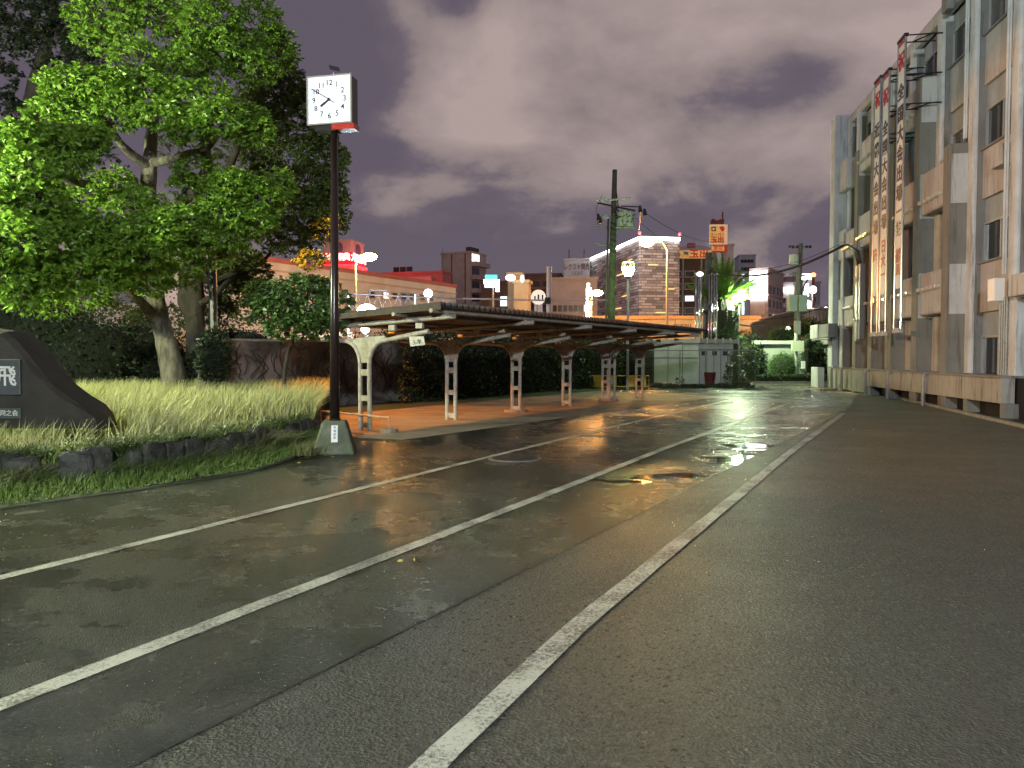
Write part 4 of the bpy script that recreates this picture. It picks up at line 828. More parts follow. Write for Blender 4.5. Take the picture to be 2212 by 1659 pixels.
for i in range(6): bx4(mb, C, d1, d2, -.2 + i * (L1 + .4) / 5.2, -.14 + i * (L1 + .4) / 5.2, -.28, -.2, Hs - .02, Hs + .28)
mb.build('roof_rib', siding, shd)
mb = MB()
for i in range(5): bx4(mb, C, d1, d2, .08 + i * L1 / 5, .12 + i * L1 / 5, -.03, 0, .1, Hs - .32)
bx4(mb, C, d1, d2, 0, L1, -.03, 0, Hs - .36, Hs - .3); mb.build('door_strip', steel, shd)
mb = MB()
for b_ in (L2 * .33, L2 * .66): bx4(mb, C, d1, d2, -.025, 0, b_, b_ + .04, .1, Hs)
bx4(mb, C, d1, d2, -.025, 0, 0, L2, 1.45, 1.5); mb.build('panel_joint', steel, shd)
for i in range(3): bx4(MB(), C, d1, d2, .25 + i * .8, .6 + i * .8, -.01, .05, Hs - .65, Hs - .42).build('vent', darkgap, shd)
# chain link fence
Yf_ = 39.0; fn = thing('chain_link_fence', 'chain link fence with grey posts in front of the white shed', 'fence', (xat(1520, Yf_), Yf_, 0)); zf = zat(757, Yf_)
for u in (1392, 1469, 1524, 1578, 1631): MB().tube([(xat(u, Yf_), Yf_, 0), (xat(u, Yf_), Yf_, zf)], .03, 8).build('post', steel, fn)
MB().tube([(xat(1380, Yf_), Yf_, zf), (xat(1633, Yf_), Yf_, zf)], .024, 8).build('top_rail', steel, fn)
mb = MB(); x0, x1 = xat(1392, Yf_), xat(1631, Yf_); st_ = .16; i = 0
def wire(a, b):
    d = (b - a).normalized() * .0; n_ = Vector((-(b - a).z, 0, (b - a).x)).normalized() * .0035; mb.poly([a - n_, b - n_, b + n_, a + n_])
while x0 + i * st_ < x1 + zf:
    xa = x0 + i * st_
    for sg in (1, -1):
        lo, hi = (xa, xa - zf) if sg > 0 else (xa - zf, xa); pa, pb = Vector((lo, Yf_, .03)), Vector((hi, Yf_, zf))
        def clip(p, q):
            if p.x > q.x: p, q = q, p
            if q.x <= x0 or p.x >= x1: return None
            if p.x < x0: p = p.lerp(q, (x0 - p.x) / (q.x - p.x))
            if q.x > x1: q = p.lerp(q, (x1 - p.x) / (q.x - p.x))
            return p, q
        r_ = clip(pa, pb)
        if r_: wire(*r_)
    i += 1
mb.build('mesh', steel, fn)
shrub('fence_ivy', 'ivy climbing over the right end of the chain link fence', 'ivy', [(1602, 800, 39.1, 30, 34, 1100), (1585, 815, 39.1, 20, 22, 400), (1625, 790, 39.1, 14, 28, 350), (1600, 770, 39.2, 26, 12, 350)], mat('ivy_leaf', (.06, .11, .02), (.03, .06, .015), 3, .5), .10, core=False)
shrub('fence_weeds', 'low weeds along the foot of the chain link fence', 'weeds', [(1440, 836, 38.6, 26, 5, 300), (1500, 838, 38.5, 30, 6, 350), (1560, 838, 38.4, 30, 7, 350), (1470, 826, 39.6, 8, 12, 60), (1605, 836, 38.4, 24, 7, 300)], hleaf, .12, core=False)
shrub('back_greenery', 'dark shrubs between the shed and the guard booth', 'shrubs', [(1612, 780, 48, 26, 40, 900), (1635, 790, 49, 20, 44, 700), (1590, 760, 50, 30, 30, 500), (1620, 740, 51, 30, 18, 400)], hleaf, .16)
rb = thing('red_bucket', 'small dark red bucket by the fence in front of the shed', 'bucket', (xat(1534, 38.8), 38.8, 0)); MB().tube([(xat(1534, 38.8), 38.8, .32), (xat(1534, 38.8), 38.8, .75)], [.24, .3], 12).tube([(xat(1534, 38.8), 38.8, 0), (xat(1534, 38.8), 38.8, .33)], [.27, .27], 4).build('pail', mat('dull_red_plastic', (.10, .015, .015), rough=.5), rb)
# booth
mint = mat('pale_mint_render', (.48, .52, .44), (.40, .44, .37), 2, .7); Yg = 50; x0, x1 = xat(1649, Yg), xat(1800, Yg); zg = zat(744, Yg)
bo = thing('guard_booth', 'low pale green flat-roofed guard booth at the end of the road', 'building', (x0, Yg, 0))
MB().box(((x0 + x1) / 2, Yg + 2, zg / 2), (x1 - x0, 4, zg)).build('wall', mint, bo)
MB().box(((x0 + x1) / 2 - .25, Yg + 1.9, zg + .12), (x1 - x0 + .9, 4.8, .24)).build('roof', mat('white_fascia', (.62, .64, .58), rough=.6), bo, bevel=.03)
MB().box(((xat(1682, Yg) + xat(1745, Yg)) / 2, Yg - .02, zat(790, Yg)), (xat(1745, Yg) - xat(1682, Yg), .06, zat(765, Yg) - zat(815, Yg))).build('shutter', mat('grey_shutter', (.22, .25, .21), rough=.5), bo)
MB().box((xat(1790, 52), 52, 1.6), (2.2, .3, 3.1)).build('side_wall', w_light, bo)
tp = mat('clipped_leaf', (.07, .14, .02), (.045, .10, .015), 4, .5)
shrub('round_topiary', 'neatly rounded clipped green bush in front of the guard booth', 'bush', [(1692, 793, 46.5, 33, 31, 5200)], tp, .06)
shrub('round_topiary', 'small domed green bush peeking above the guard booth roof', 'bush', [(1690, 726, 56, 30, 18, 1200)], tp, .1)
shrub('conifer_shrub', 'feathery dark conifer shrub right of the white wrapped pole', 'shrub', [(1758, 775, 46.8, 26, 44, 2400), (1752, 740, 46.8, 18, 20, 600), (1775, 800, 46.8, 20, 20, 500)], hleaf, .10)
shrub('dark_bushes', 'unclipped dark bushes behind the guard booth beside the pole', 'shrubs', [(1745, 712, 62, 26, 24, 700), (1775, 715, 62, 26, 20, 600), (1710, 715, 62, 16, 14, 300)], lf2, .2)
Ye = 44.5; x0, x1 = xat(1634, Ye), xat(1790, Ye)
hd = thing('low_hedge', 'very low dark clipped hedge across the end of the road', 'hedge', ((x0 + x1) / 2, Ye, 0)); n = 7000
MB().box(((x0 + x1) / 2, Ye + .25, .2), (x1 - x0, .4, .38)).build('dark_core', MATS['hedge_core'], hd)  # added dark box that blocks the inside of the low hedge
P = np.stack([RNG.uniform(x0, x1, n), Ye + RNG.uniform(0, .5, n), RNG.uniform(.02, .46, n)], 1); k = RNG.random(n) < .5; P[k, 1] = Ye + RNG.normal(size=k.sum()) * .03; P[~k, 2] = .45 + RNG.normal(size=(~k).sum()) * .03
V, Fq = leaves(P, RNG.normal(size=(n, 3)) + [0, -.6, .3], .06, .35, RNG); npmesh('foliage', V, Fq, hleaf, hd)
mb = MB().box(((x0 + x1) / 2, Ye - .12, .06), (x1 - x0 + .4, .14, .12)); o = mb.build('kerb', kerb, kind='structure')
# steps / planks by plinth
pl_ = thing('wooden_pallet', 'small wooden planks lying by the school plinth', 'planks', tuple(FB(4.4, -.7, 0)))
for j in range(3): bb(MB(), 4.0, 5.2, -.95 + .2 * j, -.8 + .2 * j, .06 + .0 * j, .10).build('plank', mat('wet_wood', (.28, .2, .1), (.15, .1, .05), 8, .6), pl_)
bb(MB(), 4.1, 4.2, -.95, -.4, 0, .058).build('bearer', MATS['wet_wood'], pl_); bb(MB(), 5.0, 5.1, -.95, -.4, 0, .058).build('bearer', MATS['wet_wood'], pl_)
# ============================================================ PALM
Yp = 44.7; pm = thing('palm_tree', 'thick trunked palm with green lit arching fronds beside the bright lamp', 'palm', (xat(1556, Yp), Yp, 0))
btm = mat('palm_boots', (.05, .055, .03), (.025, .03, .018), 5, .9, bump=1, bscale=8)
mb = MB(); zt = zat(652, Yp); xp = xat(1556, Yp)
mb.tube([(xp, Yp, 0), (xp, Yp, 1.5), (xp, Yp, 2.8), (xp + .03, Yp, 4.2), (xp + .05, Yp, zt + .1)], [.55, .62, .88, .86, .5], 18)
rr = random.Random(2)
for i in range(170):
    a = rr.uniform(0, 6.28); z = rr.uniform(.5, zt); r_ = .6 + .25 * min(1, max(0, (z - 1) / 2)); r_ = r_ if z < 4.3 else .55
    c = Vector((xp + math.cos(a) * r_, Yp + math.sin(a) * r_, z)); mb.tube([c, c + Vector((math.cos(a) * .16, math.sin(a) * .16, .26))], [.09, .03], 5)
mb.build('trunk', btm, pm)
fro = leafy(mat('palm_frond', (.17, .32, .05), (.09, .18, .03), 2, .45))
top = Vector((xp + .05, Yp, zt + .1)); FS = []
for (u, v) in ((1620, 585), (1635, 600), (1628, 640), (1600, 660), (1585, 560), (1560, 548), (1535, 565), (1510, 575), (1490, 598), (1480, 612), (1500, 630), (1515, 650), (1605, 575), (1545, 545), (1590, 700), (1640, 612), (1575, 555)): FS.append((at(u, v, Yp + rr.uniform(-1.5, 1.5))))
for e_ in FS:
    for rep in range(1):
        mb = MB(); d = e_ - top; pts = []; n = 14
        for i in range(n + 1):
            t = i / n; p = top + d * t; p.z += .9 * 4 * t * (1 - t) * (.35 if d.z < .9 else .12); pts.append(p)
        mb.tube(pts, [.04 * (1 - i / n) + .008 for i in range(n + 1)], 5)
        for i in range(1, n * 4):
            t = i / (n * 4); p = top + d * t; p.z += .9 * 4 * t * (1 - t) * (.35 if d.z < .9 else .12); dirn = d.normalized(); side = dirn.cross(Vector((0, 0, 1))).normalized()
            Lf = .55 * math.sin(math.pi * min(1, .12 + t * .9)) + .10
            for sg in (-1, 1):
                q = p + side * sg * Lf * .62 + dirn * Lf * .45 + Vector((0, 0, -.75 * Lf + rr.uniform(-.05, .05))); w_ = dirn * .034
                mb.poly([p - w_, p + w_, q])
        mb.build('frond', fro, pm)
for (u, v, Y) in ((1546, 726, 43.6), (1587, 732, 44.0)):
    cyc = thing('cycad_palm', 'small dark cycad palm in front of the thick palm trunk' if u < 1560 else 'small cycad palm right of the thick palm trunk', 'palm', (xat(u, Y), Y, 0)); b = at(u, v, Y); mb = MB()
    MB().tube([(b.x, Y, 0), (b.x, Y, b.z)], [.22, .16], 8).build('trunk', btm, cyc)
    for k in range(14):
        a = k * 2.4; d = Vector((math.cos(a), math.sin(a) * .8, rr.uniform(.1, .9))) * .95
        for i in range(1, 16):
            t = i / 16; p = b + d * t; p.z -= .4 * t * t; s_ = d.cross(Vector((0, 0, 1))).normalized(); dn = d.normalized()
            for sg in (-1, 1): mb.poly([p - dn * .02, p + dn * .02, p + s_ * sg * .2 * (1 - t * .6) + dn * .12])
    mb.build('fronds', mat('cycad_leaf', (.06, .15, .025), (.03, .08, .02), 2, .4), cyc)
# flag poles and mast
fpm = mat('polished_flagpole', (.62, .62, .62), rough=.15, metal=.95)
fp = None
for i, (u, v, Y) in enumerate(((1502, 592, 43), (1508, 592, 43.6), (1514, 594, 43.2), (1536, 596, 43.4), (1542, 598, 43.9), (1531, 593, 44.3), (1547, 640, 43.2))):
    z = zat(v, Y)
    if fp is None:
        fp = thing('flagpole', '', 'flagpole', (xat(u, Y), Y, 0), 0, 'silver flagpoles beside the palm'); x = xat(u, Y)
        MB().tube([(x, Y, 0), (x, Y, z)], [.065, .045], 10).build('pole', fpm, fp, smooth=True); MB().ball((x, Y, z + .05), .07).build('finial', fpm, fp, smooth=True); o = fp
    else: o = copy_tree(fp, None, (xat(u, Y), Y, 0))
    o['label'] = ['leftmost silver flagpole of the cluster left of the palm', 'second silver flagpole from the left beside the palm', 'third silver flagpole from the left, just before the grey mast', 'silver flagpole just right of the grey mast', 'silver flagpole close to the palm crown, right of the mast', 'silver flagpole almost behind the grey mast', 'silver flagpole nearest to the palm trunk'][i]
sl = thing('bollard_light', 'small white lamp head on a thin pole left of the flagpoles', 'lamp', (xat(1512, 42.5), 42.5, 0)); MB().tube([(xat(1512, 42.5), 42.5, 0), (xat(1512, 42.5), 42.5, zat(596, 42.5))], .03, 8).build('pole', steel, sl); MB().ball(at(1512, 592, 42.5), .16, sq=(1.2, 1, .8)).build('lamp_head', emi('white_small', (1, 1, 1), 2.5), sl)
ms = thing('concrete_mast', 'thick grey concrete mast rising through the palm fronds', 'mast', (xat(1526, 45), 45, 0)); MB().tube([(xat(1526, 45), 45, 0), (xat(1529, 45), 45, zat(546, 45))], [.30, .2], 14).build('shaft', poleconc, ms, smooth=True)
MB().tube([(xat(1522, 45), 45, zat(552, 45)), (xat(1536, 45), 45, zat(552, 45))], .05, 6).build('band', blackm, ms)
# ============================================================ UTILITY POLES
tfm = mat('transformer_enamel', (.42, .45, .42), (.32, .35, .32), 6, .5); ins = mat('porcelain', (.7, .7, .68), rough=.2)
def wire_(name, lab, p, q, sag, r_=.012, n=16):
    t = thing(name, lab, 'wire', tuple(p)); mb = MB(); mb.tube([p.lerp(q, i / n) - Vector((0, 0, 4 * sag * (i / n) * (1 - i / n))) for i in range(n + 1)], r_, 5).build('strand', cab, t); return t
Yu = 40.0; up = thing('utility_pole', 'tall mossy utility pole carrying transformers behind the shelter', 'utility pole', (xat(1319, Yu), Yu, 0))
P_ = lambda u, v, dy=0: at(u, v, Yu + dy)
MB().tube([(xat(1319, Yu), Yu, 0), P_(1322, 600), P_(1328, 367)], [.22, .19, .12], 16).build('shaft', mat('mossy_pole', (.13, .15, .09), (.06, .07, .045), 4, .8, bump=.4), up, smooth=True)
MB().tube([P_(1290, 436, -.3), P_(1363, 427, -.3)], .05, 6).build('crossarm', w_white, up)
for u in (1292, 1300, 1309): MB().ball(P_(u, 434 - 3, -.3), .1).build('insulator', ins, up)
MB().tube([P_(1290, 468 - 30, .0), P_(1372, 455, .3)], .045, 6).tube([P_(1342, 445, .2), P_(1385, 447, .4)], .03, 6).build('steel_bracket', blackm, up)
MB().tube([P_(1288, 487, -.2), P_(1340, 497, .2)], .055, 6).tube([P_(1286, 526, -.2), P_(1330, 536, .2)], .055, 6).build('lower_crossarm', steel, up)
for (u, v, s) in ((1349, 470, .26), (1360, 474, .24), (1340, 474, .22)):
    MB().tube([P_(u, v + 16, -.3), P_(u, v - 16, -.3)], s * .8, 12).build('transformer', tfm, up, bevel=.03)
MB().tube([P_(1330, 492, -.2), P_(1372, 492, -.2)], .05, 6).build('transformer_shelf', steel, up)
mb = MB(); rr = random.Random(4)
for j in range(10):
    a = P_(1318 + rr.uniform(0, 14), 445 + rr.uniform(0, 20), -.25); b = P_(1338 + j * 4, 462 + rr.uniform(-4, 20), -.5); c = (a + b) / 2 - Vector((0, 0, .35)); mb.tube([a, c, b], .025, 5)
for j in range(6): z = 480 + j * 12; mb.tube([P_(1318, z, -.2), P_(1332, z + 6, -.2)], .03, 5)
mb.tube([P_(1314, 470, -.1), P_(1311, 600, -.1), P_(1309, 700, -.1)], .05, 6); mb.tube([P_(1331, 410, 0), P_(1336, 450, -.1)], .03, 5)
mb.build('jumper_cables', cab, up)
for (u, v) in ((1292, 470), (1296, 476), (1382, 452), (1392, 459)): MB().tube([P_(u, v - 8, -.2), P_(u + 1.5, v + 6, -.2)], [.06, .12], 8).build('fuse_cutout', blackm, up)
MB().tube([P_(1308, 470, -.3), P_(1310, 463, -.3)], [.22, .05], 12).build('lamp_shade', w_white, up)
mb = MB(); mb.tube([P_(1298 + 3, 421, 0) , P_(1288, 450, 0), P_(1291, 485, 0)], .012, 5).build('loop_wire', cab, up)
Yv = 56.0; up2 = thing('utility_pole', 'shorter utility pole with box transformers beside the guard booth', 'utility pole', (xat(1722, Yv), Yv, 0)); P_ = lambda u, v, dy=0: at(u, v, Yv + dy)
MB().tube([(xat(1722, Yv), Yv, 0), P_(1724, 640), P_(1729, 526)], [.26, .22, .17], 14).build('shaft', poleconc, up2, smooth=True)
MB().tube([P_(1705, 536), P_(1752, 532)], .05, 6).build('crossarm', steel, up2); MB().tube([P_(1703, 592), P_(1745, 596)], .05, 6).build('crossarm', steel, up2)
for u in (1706, 1713, 1722, 1742, 1750): MB().ball(P_(u, 533, -.1), .11).build('insulator', blackm, up2)
MB().tube([P_(1715, 572, -.4), P_(1716, 550, -.4)], .34, 12).build('transformer', tfm, up2, bevel=.04)
for u in (1711, 1733): MB().box(P_(u, 655, -.3), (.62, .5, 1.2)).build('transformer_box', mat('green_grey_box', (.28, .35, .30), rough=.5), up2, bevel=.04)
MB().tube([P_(1700, 668, -.3), P_(1745, 668, -.3)], .05, 6).build('box_shelf', steel, up2)
MB().tube([P_(1728, 655, -.3), P_(1733, 625, -.3), P_(1748, 598, -.3)], .05, 6).tube([P_(1726, 640), P_(1716, 700)], .06, 6).build('jumper_cables', cab, up2)
MB().box(P_(1722, 708, -.4), (.4, .25, 1.0)).build('meter_box', tfm, up2)
wires_l = thing('power_lines', 'thin overhead wires from the transformer pole toward the roofs on the right', 'wires', tuple(at(1395, 460, Yu)))
mb = MB(); 
for (a, b, s) in (((1393, 460), (1560, 520), .6), ((1372, 470), (1500, 545), .5), ((1385, 448), (1380, 500), 0)):
    p, q = at(*a, Yu), at(*b, 75); n = 14; mb.tube([p.lerp(q, i / n) - Vector((0, 0, 4 * s * (i / n) * (1 - i / n))) for i in range(n + 1)], .014, 5)
mb.build('strands', cab, wires_l)
wire_('street_wire', 'thin wire crossing above the guard booth roof', at(1640, 690, 60), at(1800, 655, 60), .3, .03)
wire_('street_wire', 'drooping wire between the palm and the road wall', at(1575, 692, 50), at(1650, 702, 50), .2, .05)
# white wrapped pole and blank board
Yw = 46; wp_ = thing('sign_post', 'blank pale board on a wrapped white post by the round bush', 'sign', (xat(1721, Yw), Yw, 0))
MB().tube([(xat(1721, Yw), Yw, 0), (xat(1719, Yw), Yw, zat(720, Yw))], .10, 10).build('post', mat('white_wrap', (.45, .45, .42), (.2, .18, .15), 20, .7), wp_)
MB().box(at(1723, 748, Yw - .2), (.76, .08, .62)).build('board', mat('pale_board', (.50, .52, .38), rough=.6), wp_, bevel=.02)
MB().box(at(1735, 788, Yw - .3), (.2, .12, .45)).build('small_box', wp, wp_)
# ============================================================ STREET LAMPS (lit)
def park_lamp(name, label, u, v, Y, power, col, es, s=1.0, loc=None, group=None, lampcol=None):
    p = at(u, v, Y) if loc is None else Vector(loc); t = thing(name, label, 'street lamp', (p.x, p.y, 0), 0, group)
    MB().tube([(p.x, p.y, 0), (p.x, p.y, p.z - .38 * s)], [.07, .05], 10).build('pole', mat('pale_lamp_pole', (.45, .46, .42), rough=.5), t)
    MB().tube([(p.x, p.y, p.z - .42 * s), (p.x, p.y, p.z - .30 * s)], [.08 * s, .15 * s], 10).build('lamp_neck', steel, t)
    MB().tube([(p.x, p.y, p.z - .30 * s), (p.x, p.y, p.z - .08 * s), (p.x, p.y, p.z + .12 * s)], [.14 * s, .26 * s, .29 * s], 14).build('lamp_globe', emi(name + str(round(es, 1)), lampcol or col, es), t, smooth=True)
    mb = MB().tube([(p.x, p.y, p.z + .36 * s), (p.x, p.y, p.z + .40 * s)], .26 * s, 14)
    for k in range(6): a = k * 1.047; mb.tube([(p.x + .3 * s * math.cos(a), p.y + .3 * s * math.sin(a), p.z + .1 * s), (p.x + .25 * s * math.cos(a), p.y + .25 * s * math.sin(a), p.z + .38 * s)], .012, 4)
    mb.build('lamp_cap', mat('lime_lit_cap', (.35, .45, .15), rough=.4), t)
    return t, p
park_lamp('park_lamp', 'brightest park lamp, blown out greenish white beside the palm trunk', 1597, 640, 44.4, 0, (.76, 1, .60), 1350)
park_lamp('park_lamp', 'park lamp with a glowing green glass globe, rising behind the shelter roof', 1357, 583, 36.0, 0, (.62, 1, .30), 110)
# unseen lamps, left and behind, inferred from the light; their posts are added copies
park_lamp('park_lamp', 'assumed unseen park lamp standing left of the monument', 0, 0, 1, 0, (.93, 1, .62), 2000, loc=(-12.5, 10.6, 5.0))
park_lamp('park_lamp', 'assumed unseen park lamp standing behind the viewer', 0, 0, 1, 0, (.86, .95, 1), 4600, loc=(-1.5, -10, 7.0))
def road_lamp(label, u, v, Y, upole, power, es, col=SOD, vbot=None, zpole=None, size=1.0, group='sodium street lamps along the road beyond the wall'):
    p = at(u, v, Y); xp_ = xat(upole, Y); t = thing('road_lamp', label, 'street lamp', (xp_, Y, 0), 0, group)
    MB().tube([(xp_, Y, 0), (xp_, Y, p.z - .6), (xp_ + (p.x - xp_) * .25, Y, p.z + .1), (p.x, Y, p.z + .12)], [.12, .10, .07, .05], 8).build('pole', mat('orange_lit_pole', (.5, .48, .42), rough=.5) if power else blackm, t)
    MB().ball((p.x, Y, p.z), 1, 12, 8, (.55 * size, .3 * size, .28 * size)).build('lamp_head', emi('sod' + str(es) + str(col[2]), (1, .45, .10) if col == SOD else col, es), t, smooth=True)
    if power: light('lamp_light', (p.x, Y - .2, p.z - .45 * size), col, power, .25, t)
    return t
road_lamp('orange road lamp glowing just right of the clock pole', 797, 555, 60, 769, 1200, 300, size=1.1)
road_lamp('orange road lamp under the white neon roofline of the hotel', 1397, 525, 72, 1440, 2000, 620, size=1.2)
road_lamp('orange road lamp low beside the white vertical neon sign', 1290, 633, 75, 1276, 1400, 200, size=1.0)
road_lamp('orange road lamp at far right beyond the curved wall', 1752, 693, 85, 1762, 1500, 14, size=.9)
assumed_lamp = road_lamp('assumed orange road lamp, unseen behind the camphor tree', 477, 412, 20.5, 462, 0, 6, size=.4)  # unseen lamp assumed from the orange light under the shelter; no hood is built
ld = bpy.data.lights.new('lamp_light', 'SPOT'); ld.energy = 4200; ld.color = (1, .33, .05); ld.spot_size = R(88); ld.spot_blend = .12; ld.shadow_soft_size = .15  # the spot cone alone keeps the assumed lamp's light near the shelter
lo = bpy.data.objects.new('lamp_light', ld); COL.objects.link(lo); lo.parent = assumed_lamp; WM[lo.name] = wmat(assumed_lamp); src = at(477, 412, 20.4); src.z -= .2; lo.location = wmat(assumed_lamp).inverted() @ src
lo.rotation_euler = (Vector((1.8, 20.2, .0)) - src).to_track_quat('-Z', 'Y').to_euler()
# ============================================================ BACKGROUND BUILDINGS
def bmat(n, c, c2=None): c = tuple(min(.85, q * 1.25) for q in c); return mat(n, c, c2 or tuple(q * .8 for q in c), .6, .8)
winm = mat('far_dark_window', (.03, .035, .045), rough=.2); litw = emi('lit_window', (1, .92, .8), 1.6); litc = emi('cool_lit_window', (.75, .92, 1), 1.3); frm = mat('far_window_frame', (.45, .42, .42), rough=.6)
def tower(name, label, uL, uC, uR, v, Y, a, m, cat='building', roof=True, zbase=0):
    C, d1, d2, L1, L2 = box2(uL, uC, uR, Y, a); H = zat(v, Y); t = thing(name, label, cat, tuple(C)); bx4(MB(), C, d1, d2, 0, L1, 0, L2, zbase, H).build('wall', m, t)
    if roof: bx4(MB(), C, d1, d2, -.15, L1 + .15, -.15, L2 + .15, H + .003, H + .35).build('roof_edge', m, t)
    return t, C, d1, d2, L1, L2, H
def wins(t, C, d1, d2, face, L_, H, cols, rows, w, h, z0, dz, x0, dx, lit=(), mm=None, frame=True, litm=None):
    "window panes, one part each, on face 1 (right, along d1) or 2 (left, along d2)"
    d, o = (d1, -d2) if face == 1 else (d2, -d1)
    for r_ in range(rows):
        for c in range(cols):
            x = x0 + c * dx; z = z0 + r_ * dz
            if x + w > L_ or z + h > H: continue
            m_ = (litm or litw) if (r_, c) in lit else (mm or winm); p = C + d * (x + w / 2) + o * .03 + Vector((0, 0, z + h / 2)); rz = math.atan2(d.y, d.x)
            f = None
            if frame: f = MB().box(p, (w + .25, .08, h + .25), rz).build('window_frame', frm, t)
            MB().box(p + o * .04, (w, .06, h), rz).build('window', m_, t)
# A sign tower
cream = bmat('cream_render', (.62, .52, .46)); pinkw = bmat('pinkish_render', (.50, .40, .38)); redw = bmat('red_paint_neon_tint', (.40, .14, .14)); white_b = bmat('white_block_render', (.58, .60, .66)); lav = bmat('lavender_grey_render', (.40, .37, .42)); dkbr = bmat('dark_brown_tile', (.085, .06, .06)); beige = bmat('beige_render', (.50, .44, .33)); brn = bmat('brown_render', (.22, .13, .10))
neon = emi('red_edged_neon', (1, .78, .76), 1.6); neonr = emi('red_neon_strip', (1, .05, .08), 2.2)
t, C, d1, d2, L1, L2, H = tower('sign_tower', 'cream rooftop tower with purple balloons and glowing red neon lettering', 702, 759, 787, 522, 110, 79, cream)
zn = zat(556, 110)
bx4(MB(), C, d1, d2, -.16, L1 + .1, -.16, L2 + .2, zat(574, 110), zat(545, 110)).build('neon_halo_band', mat('red_halo_glow', (.35, .01, .015), emit=(1, .02, .03), es=.45), t); bx4(MB(), C, d1, d2, -.5, L1 + .2, -.5, L2 + .3, zat(575, 110), zat(571, 110)).build('neon_halo_shelf', emi('hot_red_halo', (1, .012, .02), 6), t)  # band and shelf glow as the letters' halo and for the road reflection
pur = mat('purple_balloon_paint', (.22, .14, .30), rough=.6)
p = C + d2 * L2 * .35 - d1 * .05 + Vector((0, 0, zat(536, 110))); MB().ball(p, 1, 14, 10, (.08, .55, .75)).build('balloon_emblem', pur, t) if False else None
def disc(c, ax, rx, rz, m, t, nm, o):
    pts = [c + ax * (rx * math.cos(a)) + Vector((0, 0, rz * math.sin(a) * (1 if math.sin(a) > 0 else 1.35))) for a in [i * .3927 for i in range(16)]]
    MB().extr(pts, o * .08).build(nm, m, t)
disc(C + d2 * L2 * .42 - d1 * .02 + Vector((0, 0, zat(534, 110))), d2, .55, .75, pur, t, 'balloon_emblem', -d1)
disc(C + d1 * L1 * .55 - d2 * .02 + Vector((0, 0, zat(534, 110))), d1, .9, .75, pur, t, 'balloon_emblem', -d2)
for i, ch in enumerate('大阪祭典'): text('neon_sign', ch, 1.15, neon, C + d2 * (L2 * (.88 - .25 * i)) - d1 * .25 + Vector((0, 0, zn)), -d2, t, extrude=.06, bold=.035)
for i, ch in enumerate('大阪祭典'): text('neon_sign', ch, 1.25, neon, C + d1 * (L1 * (.12 + .25 * i)) - d2 * .25 + Vector((0, 0, zn)), d1, t, extrude=.06, bold=.035, sx=1.5)
light('neon_glow', C - d1 * 2 - d2 * 2 + Vector((0, 0, zat(560, 110))), (1, .10, .10), 250, 1.0, t)
# B long low building
C = Vector((xat(330, 58), 58, 0)); E_ = Vector((xat(985, 94), 94, 0)); dB = (E_ - C).normalized(); nB = Vector((dB.y, -dB.x, 0)); LB = (E_ - C).length; HB = 9.9
t = thing('office_block', 'long low pale building with a red roof edge left of the red block', 'building', tuple(C))
MB().hexa([C, E_, E_ - nB * 8, C - nB * 8], [p + Vector((0, 0, HB)) for p in (C, E_, E_ - nB * 8, C - nB * 8)]).build('wall', white_b, t)
MB().hexa([p + nB * .2 + Vector((0, 0, HB)) for p in (C, E_, E_ - nB * 8, C - nB * 8)], [p + nB * .2 + Vector((0, 0, HB + .4)) for p in (C, E_, E_ - nB * 8, C - nB * 8)]).build('roof_edge', redw, t)
MB().hexa([p + Vector((0, 0, HB - .8)) for p in (C + nB * .12, E_ + nB * .12, E_, C)], [p + Vector((0, 0, HB - .65)) for p in (C + nB * .12, E_ + nB * .12, E_, C)]).build('wall_moulding', pinkw, t)
for v_, us in ((637, (745, 803, 833, 852, 871, 889, 912, 930)), (679, (833, 852, 871, 905))):
    for u in us:
        r_ = (u - U0) / F; s_ = (r_ * C.y - C.x) / (dB.x - r_ * dB.y); p = C + dB * s_; z = zat(v_ + (u - 803) * .05, p.y); w_ = .72
        f = MB().box(p + nB * .04 + Vector((0, 0, z)), (w_ + .3, .12, .85), math.atan2(dB.y, dB.x)).build('window', frm, t)
        MB().box(p + nB * .12 + Vector((0, 0, z)), (w_, .06, .6), math.atan2(dB.y, dB.x)).build('pane', litw if u in (833,) and v_ < 650 else (litc if v_ > 650 and u > 860 else winm), f)
# C red block
t, C, d1, d2, L1, L2, H = tower('red_block', 'flat block tinted as by red neon light, with three small rooftop panels', 815, 957, 975, 589, 120, 72, redw)  # the neon's red light is put into this block's wall colour
bx4(MB(), C, d1, d2, -.6, -.01, L2 * .15, L2 * .5, zat(624, 120), zat(597, 120)).build('pink_annex', bmat('pink_annex_wall', (.6, .28, .3)), t)
for i in range(3): bx4(MB(), C, d1, d2, .5, .7, L2 * .48 + i * 1.15, L2 * .48 + i * 1.15 + .95, H + .35, H + 1.2).build('roof_panel', darkgap, t)
light('neon_glow', C - d1 * 7 + d2 * L2 * .6 + Vector((0, 0, 14)), (1, .12, .12), 700, 1.0, t)  # added red light carrying the neon sign's glow onto this block
